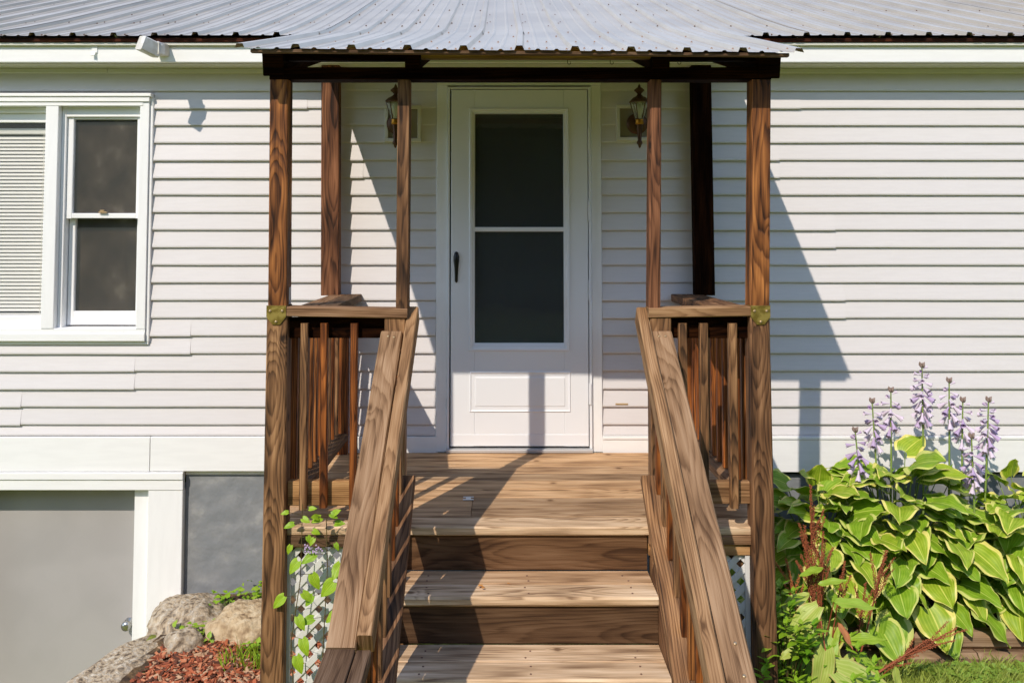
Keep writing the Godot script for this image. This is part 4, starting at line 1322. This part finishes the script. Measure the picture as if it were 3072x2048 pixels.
func build_dock() -> void:
	var V := func(x: float, y: float, z: float) -> Vector3: return Vector3(x, y, z)
	dock("tall dock weed with rust-red seed spikes beside the right porch post", Vector3(1.47, -0.86, 0.98),
		[[V.call(0, 0, 0), V.call(-0.012, 0.94, 0.0), 15, 0.42, true], [V.call(0.01, 0, 0.01), V.call(-0.05, 0.76, 0.02), 9, 0.45, true], [V.call(0.0, 0, 0.0), V.call(0.05, 0.72, -0.02), 9, 0.5, true], [V.call(0, 0, 0), V.call(-0.15, 0.62, 0.05), 5, 0.55, false], [V.call(0.04, 0, 0.02), V.call(0.13, 0.6, 0.03), 3, 0.6, true]],
		[[V.call(-0.06, 0.48, 0.1), V.call(-1, -0.25, 0.4), V.call(0, 1, 0.5), 0, "dock0", 0.95], [V.call(-0.05, 0.36, 0.12), V.call(-1, -0.55, 0.3), V.call(-0.3, 1, 0.6), 1, "dock0", 0.8],
		[V.call(0.05, 0.44, 0.1), V.call(1, 0.05, 0.2), V.call(0, 1, 0.5), 0, "dock1", 1.0], [V.call(0.03, 0.3, 0.14), V.call(-0.7, -0.8, 0.5), V.call(-0.4, 0.7, 0.8), 1, "dock1", 1.0],
		[V.call(0.02, 0.58, 0.06), V.call(-0.9, -0.1, 0.3), V.call(0, 1, 0.4), 2, "green0", 0.9], [V.call(0.06, 0.36, 0.12), V.call(0.5, -0.9, 0.5), V.call(0.3, 0.6, 0.8), 2, "dockred", 0.8],
		[V.call(0.02, 0.26, 0.16), V.call(-0.2, -1, 0.4), V.call(-0.1, 0.4, 1), 1, "dock0", 1.05], [V.call(0.08, 0.27, 0.1), V.call(0.9, 0.2, 0.2), V.call(0, 1, 0.6), 0, "green0", 1.0],
		[V.call(-0.02, 0.52, 0.1), V.call(0.8, 0.3, 0.3), V.call(0, 1, 0.5), 2, "dock1", 0.9], [V.call(-0.08, 0.2, 0.15), V.call(-0.8, -0.6, 0.5), V.call(-0.3, 0.7, 0.8), 1, "dock1", 0.95]])
	dock("smaller dock weed with brown seed spikes leaning right in front of the hosta", Vector3(1.66, -0.86, 0.92),
		[[V.call(0, 0, 0), V.call(0.17, 0.62, 0.0), 6, 0.6, true], [V.call(0, 0, 0), V.call(0.06, 0.48, 0.03), 5, 0.55, true]],
		[[V.call(0.0, 0.18, 0.1), V.call(0.3, -0.8, 0.6), V.call(0.2, 0.6, 0.8), 1, "green0", 0.9], [V.call(-0.05, 0.2, 0.12), V.call(-0.5, -0.5, 0.6), V.call(-0.2, 0.7, 0.8), 2, "dock0", 1.1]])
	dock("fallen dock weed with a reddish stem lying across the timber edging", Vector3(1.72, -0.86, 1.0),
		[[V.call(-0.06, 0.06, 0.02), V.call(0.42, 0.27, -0.05), 8, 0.2, true], [V.call(-0.04, 0.06, 0.02), V.call(0.26, 0.24, 0.0), 5, 0.3, true]],
		[[V.call(0.07, 0.16, 0.08), V.call(0.12, -1, 0.25), V.call(0.3, 0.2, 1), 0, "dock0", 0.72]])
	# wide blotched leaf in the foreground
	var b := Vector3(1.52, -0.86, 1.32)
	var w := thing("burdock", "low plant with wide pale green leaves in front of the dock weeds", "plant", b)
	place_leaf(w, "leaf", leaf_mesh(0.36, 0.17, 0.62, 0.14, 0.28, 0.008, 0.1, 14, 8, 0.7), M.dock0, b + Vector3(-0.1, 0.28, 0.06), Vector3(0.85, -0.42, 0.25), Vector3(0.1, 1, 0.85))
	place_leaf(w, "leaf", leaf_mesh(0.2, 0.10, 0.62, 0.14, 0.28, 0.008, 0.1, 10, 8, 0.7), M.dock0, b + Vector3(-0.14, 0.36, 0.04), Vector3(-0.25, -0.95, 0.25), Vector3(0.1, 0.5, 0.9))
	place_leaf(w, "leaf", leaf_mesh(0.19, 0.085, 0.66, 0.2, 0.3, 0.008, 0.05, 10, 8, 0.2), M.dock0, b + Vector3(-0.16, 0.40, -0.02), Vector3(-0.9, -0.4, 0.2), Vector3(-0.3, 0.9, 0.7))
	place_leaf(w, "leaf", leaf_mesh(0.22, 0.095, 0.66, 0.3, 0.3, 0.008, 0.05, 10, 8, 2.2), M.dock0, b + Vector3(-0.13, 0.50, -0.06), Vector3(-0.8, -0.55, 0.2), Vector3(-0.4, 0.8, 0.7))
	var st := S()
	tube(st, [b, b + Vector3(-0.06, 0.2, 0.04), b + Vector3(-0.1, 0.28, 0.06)], 0.005, 0.004, 6)
	tube(st, [b, b + Vector3(-0.1, 0.25, 0.03), b + Vector3(-0.14, 0.36, 0.04), b + Vector3(-0.13, 0.5, -0.06)], 0.004, 0.003, 6)
	put(w, "leaf_stalks", done(st), M.redstem)

func build_shrub() -> void:
	var base := Vector3(1.28, -0.86, 1.2)
	var s := thing("azalea_shrub", "small bright green shrub with leaf rosettes at the foot of the right handrail", "shrub", base)
	var lm := leaf_mesh(0.058, 0.025, 0.72, 0.12, 0.3, 0.0, 0.0, 5, 4)
	var st := S()
	var tips := []
	for q in [[1.17, -0.24, 1.24], [1.24, -0.30, 1.2], [1.31, -0.34, 1.16], [1.19, -0.36, 1.3], [1.13, -0.36, 1.3], [1.22, -0.40, 1.34], [1.30, -0.42, 1.3], [1.36, -0.40, 1.24], [1.15, -0.45, 1.36], [1.26, -0.48, 1.38]]: tips.append(Vector3(q[0], q[1], q[2]))
	for i in 24:
		tips.append(Vector3(rf(1.10, 1.48), rf(-0.72, -0.38), rf(1.08, 1.42)))
	for t in tips:
		var top: Vector3 = t
		if top.x > 1.4: top.y = minf(top.y, -0.52)
		tube(st, [base + Vector3(rf(-0.04, 0.04), 0, rf(-0.04, 0.04)), base.lerp(top, 0.55) + Vector3(0, 0.03, 0), top], 0.004, 0.0018, 4)
		var n := 8
		for k in n:
			var az := k * 2.4 + rf(0, 0.6)
			var rise := 0.9 - 0.13 * k
			place_leaf(s, "leaf", lm, M[["green0", "green1", "green2", "vine1"][rng.randi() % 4]], top - Vector3(0, 0.007 * k, 0), Vector3(cos(az), rise, sin(az)), Vector3(-cos(az) * 0.4, 1, -sin(az) * 0.4), rf(0.8, 1.25))
	put(s, "branches", done(st), M.darkstem)
	var xf := []
	for i in 46:
		var top := Vector3(rf(1.08, 1.62), rf(-0.84, -0.5), rf(0.98, 1.5))
		if top.x > 1.4: top.y = minf(top.y, -0.56)
		for k in 8:
			var az := k * 2.4 + rf(0, 0.6)
			xf.append(Transform3D(leaf_basis(Vector3(cos(az), 0.9 - 0.13 * k, sin(az)), Vector3(-cos(az) * 0.4, 1, -sin(az) * 0.4), rf(0.7, 1.15)), top - Vector3(0, 0.007 * k, 0)))
	tag(multi(s, "inner_leaves", lm, M.green1, xf), "", "", "", "stuff")

func build_vine() -> void:
	var base := Vector3(-0.80, -0.86, 1.40)
	var v := thing("vine", "pale green vine with heart-shaped leaves climbing the white lattice beside the left post", "vine", base)
	var lm := [leaf_mesh(0.078, 0.06, 0.55, 0.2, 0.25, 0.002, 0.16, 8, 6), leaf_mesh(0.07, 0.045, 0.6, 0.25, 0.3, 0.002, 0.12, 8, 6, 1.0)]
	var runs := [[Vector3(-0.86, -0.86, 1.38), Vector3(-0.88, -0.45, 1.39), Vector3(-0.845, -0.2, 1.385), Vector3(-0.84, 0.0, 1.39), Vector3(-0.835, 0.12, 1.41)], [Vector3(-0.76, -0.86, 1.38), Vector3(-0.745, -0.45, 1.385), Vector3(-0.73, -0.15, 1.39), Vector3(-0.735, 0.05, 1.4), Vector3(-0.72, 0.09, 1.41)], [Vector3(-0.70, -0.86, 1.37), Vector3(-0.69, -0.5, 1.38), Vector3(-0.665, -0.25, 1.385), Vector3(-0.66, -0.1, 1.39)]]
	var st := S()
	for r in runs:
		tube(st, r, 0.0028, 0.0016, 5)
	for r in runs:
		for i in range(1, r.size()):
			for k in 5:
				var q: Vector3 = r[i - 1].lerp(r[i], (k + rf(0, 0.7)) / 5.0)
				if q.y < -0.66: continue
				if q.y < -0.1 and rng.randf() < 0.25: continue
				if q.y < -0.36 and rng.randf() < 0.6: continue
				var sgn := 1.0 if (k % 2) == 0 else -1.0
				var reach := rf(0.005, 0.065)
				var e := q + Vector3(sgn * reach, rf(-0.01, 0.02), rf(0.005, 0.03))
				tube(st, [q, e], 0.0012, 0.0009, 4)
				var small := 0.62 if q.y > -0.06 else 1.0
				place_leaf(v, "leaf", lm[rng.randi() % 2], M[["vine0", "vine1", "vine0"][rng.randi() % 3]], e, Vector3(sgn * rf(0.2, 1.0), rf(-1.1, -0.1) if q.y < 0.0 else rf(-0.5, 0.5), rf(0.1, 0.5)), Vector3(rf(-0.3, 0.3), 0.8, 0.9), rf(0.7, 1.1) * small)
	put(v, "stem", done(st), M.darkstem)
	var fl := S()
	for i in 26:
		var q := Vector3(rf(-0.83, -0.75), rf(-0.085, -0.05), 1.41)
		bx(fl, q.x, q.x + 0.006, q.y, q.y + 0.006, q.z, q.z + 0.006, 0.001)
	tag(put(v, "flower_cluster", fl, M.petal2), "", "", "", "stuff")

func build_right_ground() -> void:
	var defs := [[1.62, 2.62, -0.765, 0.655, "upper weathered landscape timber below the hosta, left length"], [2.625, 4.2, -0.762, 0.66, "upper weathered landscape timber below the hosta, right length"], [1.70, 2.35, -0.85, 0.69, "lower weathered landscape timber resting on the lawn, left length"], [2.355, 4.2, -0.85, 0.695, "lower weathered landscape timber resting on the lawn, right length"]]
	for d in defs:
		var st := S()
		board(st, Vector3(d[0], d[2], d[3]), Vector3(d[1], d[2], d[3]), Vector3.UP, 0.084, 0.095, 0.022)
		tag(put(self, "landscape_timber", st, M.timber), d[4], "timber", "timbers edging the hosta bed")
	# lawn: blades and clover
	var tuft := S()
	for i in 7: blade(tuft, Vector3(rf(-0.015, 0.015), 0, rf(-0.015, 0.015)), Vector3(rf(-0.6, 0.6), 1, rf(-0.6, 0.6)).normalized() * rf(0.035, 0.075), 0.0024)
	var tm: Mesh = done(tuft).commit()
	var xf := []
	for i in 5200:
		var x := rf(1.3, 3.6)
		var z := rf(0.72, 2.2)
		if x < 1.75 and z < 1.0: continue
		if z < 0.80 and rng.randf() < 0.6: continue
		xf.append(Transform3D(Basis(Vector3.UP, rf(0, TAU)).scaled(Vector3.ONE * rf(0.6, 1.3)), Vector3(x, ground_y(x, z), z)))
	for i in 3000:
		var x := rf(-0.9, 1.3)
		var z := rf(1.45, 2.6)
		xf.append(Transform3D(Basis(Vector3.UP, rf(0, TAU)).scaled(Vector3.ONE * rf(0.6, 1.3)), Vector3(x, ground_y(x, z), z)))
	tag(multi(self, "lawn_grass", tm, M.blade, xf), "short green grass in front of the timber edging", "grass", "", "stuff")
	var cl := S()
	for k in 3:
		var a := TAU * k / 3.0
		var c := Vector3(cos(a) * 0.011, 0.0, sin(a) * 0.011)
		for j in 8:
			var b0 := TAU * j / 8.0
			var b1 := TAU * (j + 1) / 8.0
			for v in [c, c + Vector3(cos(b0) * 0.010, 0.003, sin(b0) * 0.010), c + Vector3(cos(b1) * 0.010, 0.003, sin(b1) * 0.010)]:
				cl.set_uv(Vector2(0.5, 0.5)); cl.add_vertex(v)
	var cm: Mesh = done(cl).commit()
	var nz := noise(91, 1.8, 2)
	xf = []
	for i in 7000:
		var x := rf(1.35, 3.4)
		var z := rf(0.79, 1.6)
		if nz.get_noise_2d(x, z) < -0.05: continue
		xf.append(Transform3D((Basis(Vector3.UP, rf(0, TAU)) * Basis(Vector3.RIGHT, rf(-0.4, 0.6))).scaled(Vector3.ONE * rf(0.7, 1.5)), Vector3(x, ground_y(x, z) + rf(0.01, 0.035), z)))
	tag(multi(self, "clover", cm, M.cover, xf), "patches of clover and round-leaved ground cover in the lawn", "ground cover", "", "stuff")

func build_small() -> void:
	# gutter outlet left on the fascia
	var e := thing("downspout_elbow", "stained white gutter elbow hanging on the fascia board above the window", "downspout", Vector3(-1.95, 2.25, 0.2))
	plank(e, "outlet", M.elbow, Vector3(-1.905, 2.285, 0.2), Vector3(-1.915, 2.272, 0.335), Vector3.RIGHT, 0.062, 0.07, 0.006)
	var st := S()
	board(st, Vector3(-1.905, 2.262, 0.30), Vector3(-1.968, 2.292, 0.385), Vector3(0.25, 1, -0.1), 0.08, 0.066, 0.006)
	put(e, "elbow", st, M.elbow)
	plank(e, "seam_band", M.zinc, Vector3(-1.9142, 2.2735, 0.322), Vector3(-1.9147, 2.2730, 0.328), Vector3.RIGHT, 0.066, 0.074, 0.006)
	var g := thing("gutter_hanger", "small white metal gutter clip on the fascia left of the elbow", "bracket", Vector3(-2.30, 2.27, 0.2))
	boxed(g, "plate", M.white, -2.317, -2.283, 2.270, 2.309, 0.2, 0.206, 0.002)
	plank(g, "hook", M.white, Vector3(-2.30, 2.275, 0.206), Vector3(-2.303, 2.252, 0.222), Vector3.RIGHT, 0.02, 0.004, 0.001)
	# litter on the deck and steps
	st = S()
	for r in [[-0.175, -0.125, 0.002, 0.0045, 0.905, 0.918], [-0.175, -0.125, 0.002, 0.0045, 0.945, 0.958], [-0.162, -0.138, 0.002, 0.004, 0.9185, 0.9445]]: bx(st, r[0], r[1], r[2], r[3], r[4], r[5], 0.001)
	tag(put(self, "plastic_clip", st, M.lattice), "flat white I-shaped plastic clip lying on the shaded deck boards", "clip")
	var lm := leaf_mesh(0.03, 0.02, 0.6, 0.3, 0.6, 0.003, 0.0, 5, 4)
	for q in [[-0.09, -0.187, 1.50, 0.9, "larger orange dry leaf scrap on the upper stair tread"], [-0.075, -0.186, 1.525, 0.6, "yellowish leaf scrap just in front of the larger orange one"], [0.03, -0.186, 1.475, 0.45, "tiny orange leaf scrap at the back of the upper tread, right of the larger one"]]:
		var o := put(self, "dry_leaf", lm, mat(rgb(206, 140, 66), 0.8))
		o.transform = Transform3D(leaf_basis(Vector3(1, 0.1, rf(-0.5, 0.5)), Vector3.UP, q[3]), Vector3(q[0], q[1] + 0.004, q[2]))
		tag(o, q[4], "leaf")

# woods across the lawn, behind the camera: seen only in the glass
func build_woods() -> void:
	var lm := leaf_mesh(0.9, 0.7, 0.7, 0.3, 0.2, 0.05, 0.0, 3, 2)
	var xf := []
	var nz := noise(95, 0.12, 3)
	for i in 16000:
		var x := rf(-32, 32)
		var top := 8.5 + 4.0 * nz.get_noise_2d(x, 3.0)
		var y := rf(-0.8, top)
		var z := 21.0 + 2.5 * nz.get_noise_2d(x * 2.0, y * 2.0) + rf(0, 3.5)
		xf.append(Transform3D(leaf_basis(Vector3(rf(-1, 1), rf(-1, 0.4), rf(-1, 1)), Vector3(rf(-1, 1), 1, -0.5), rf(0.8, 1.6)), Vector3(x, y, z)))
	for i in 12000:
		var z := rf(-30, 22)
		var x := 23.0 + rf(0, 4.0)
		xf.append(Transform3D(leaf_basis(Vector3(rf(-1, 1), rf(-1, 0.4), rf(-1, 1)), Vector3(-0.5, 1, rf(-1, 1)), rf(0.7, 1.5)), Vector3(x, rf(-0.8, 9.0 + 3.0 * nz.get_noise_2d(z, 8.0)), z)))
	tag(multi(self, "woods", lm, mat(rgb(44, 60, 24), 0.8), xf), "green woods across the lawn, mirrored in the door glass", "woods", "", "stuff")

# ---------------------------------------------------------------- scene
func _ready() -> void:
	rng.seed = 7
	var cam := Camera3D.new()
	cam.name = "camera"
	cam.projection = Camera3D.PROJECTION_FRUSTUM
	cam.near = 0.1
	cam.far = 200.0
	cam.size = 2.0 * 0.1 * 0.37524
	cam.frustum_offset = Vector2(0.01318, -0.17945) * 0.1
	cam.position = Vector3(0, 1.2958, 5.3142)
	cam.rotation = Vector3(0.0515, 0, 0)
	add_child(cam)
	cam.current = true
	var env := Environment.new()
	env.background_mode = Environment.BG_SKY
	var sky := Sky.new()
	var sm := ProceduralSkyMaterial.new()
	sm.sky_top_color = Color(0.31, 0.385, 0.52)
	sm.sky_horizon_color = Color(0.835, 0.91, 0.985)
	sm.sky_curve = 0.22
	sm.ground_bottom_color = Color(0.25, 0.28, 0.16)
	sm.ground_horizon_color = Color(0.55, 0.6, 0.55)
	sm.sun_angle_max = 1.0
	sky.sky_material = sm
	env.sky = sky
	env.background_energy_multiplier = 3.5
	env.tonemap_mode = Environment.TONE_MAPPER_LINEAR
	env.tonemap_exposure = 1.0
	env.sdfgi_enabled = true
	env.ssao_enabled = true
	env.ssil_enabled = true
	var we := WorldEnvironment.new()
	we.name = "world"
	we.environment = env
	add_child(we)
	var sun := DirectionalLight3D.new()
	sun.name = "sun"
	sun.light_color = Color(1.0, 0.952, 0.89)
	sun.light_energy = 1.17
	sun.light_angular_distance = 0.5
	sun.shadow_enabled = true
	add_child(sun)
	sun.look_at_from_position(Vector3.ZERO, Vector3(0.77, -1.61, -1.552), Vector3.UP)
	materials()
	build_ground()
	build_house()
	build_porch()
	build_stairs()
	lantern(0.80, "bronze coach lantern on the wall right of the storm door")
	lantern(-0.60, "bronze coach lantern on the wall left of the door, half hidden by a post")
	build_left_bed()
	build_right_ground()
	build_hosta()
	build_dock()
	build_shrub()
	build_vine()
	build_small()
	build_woods()
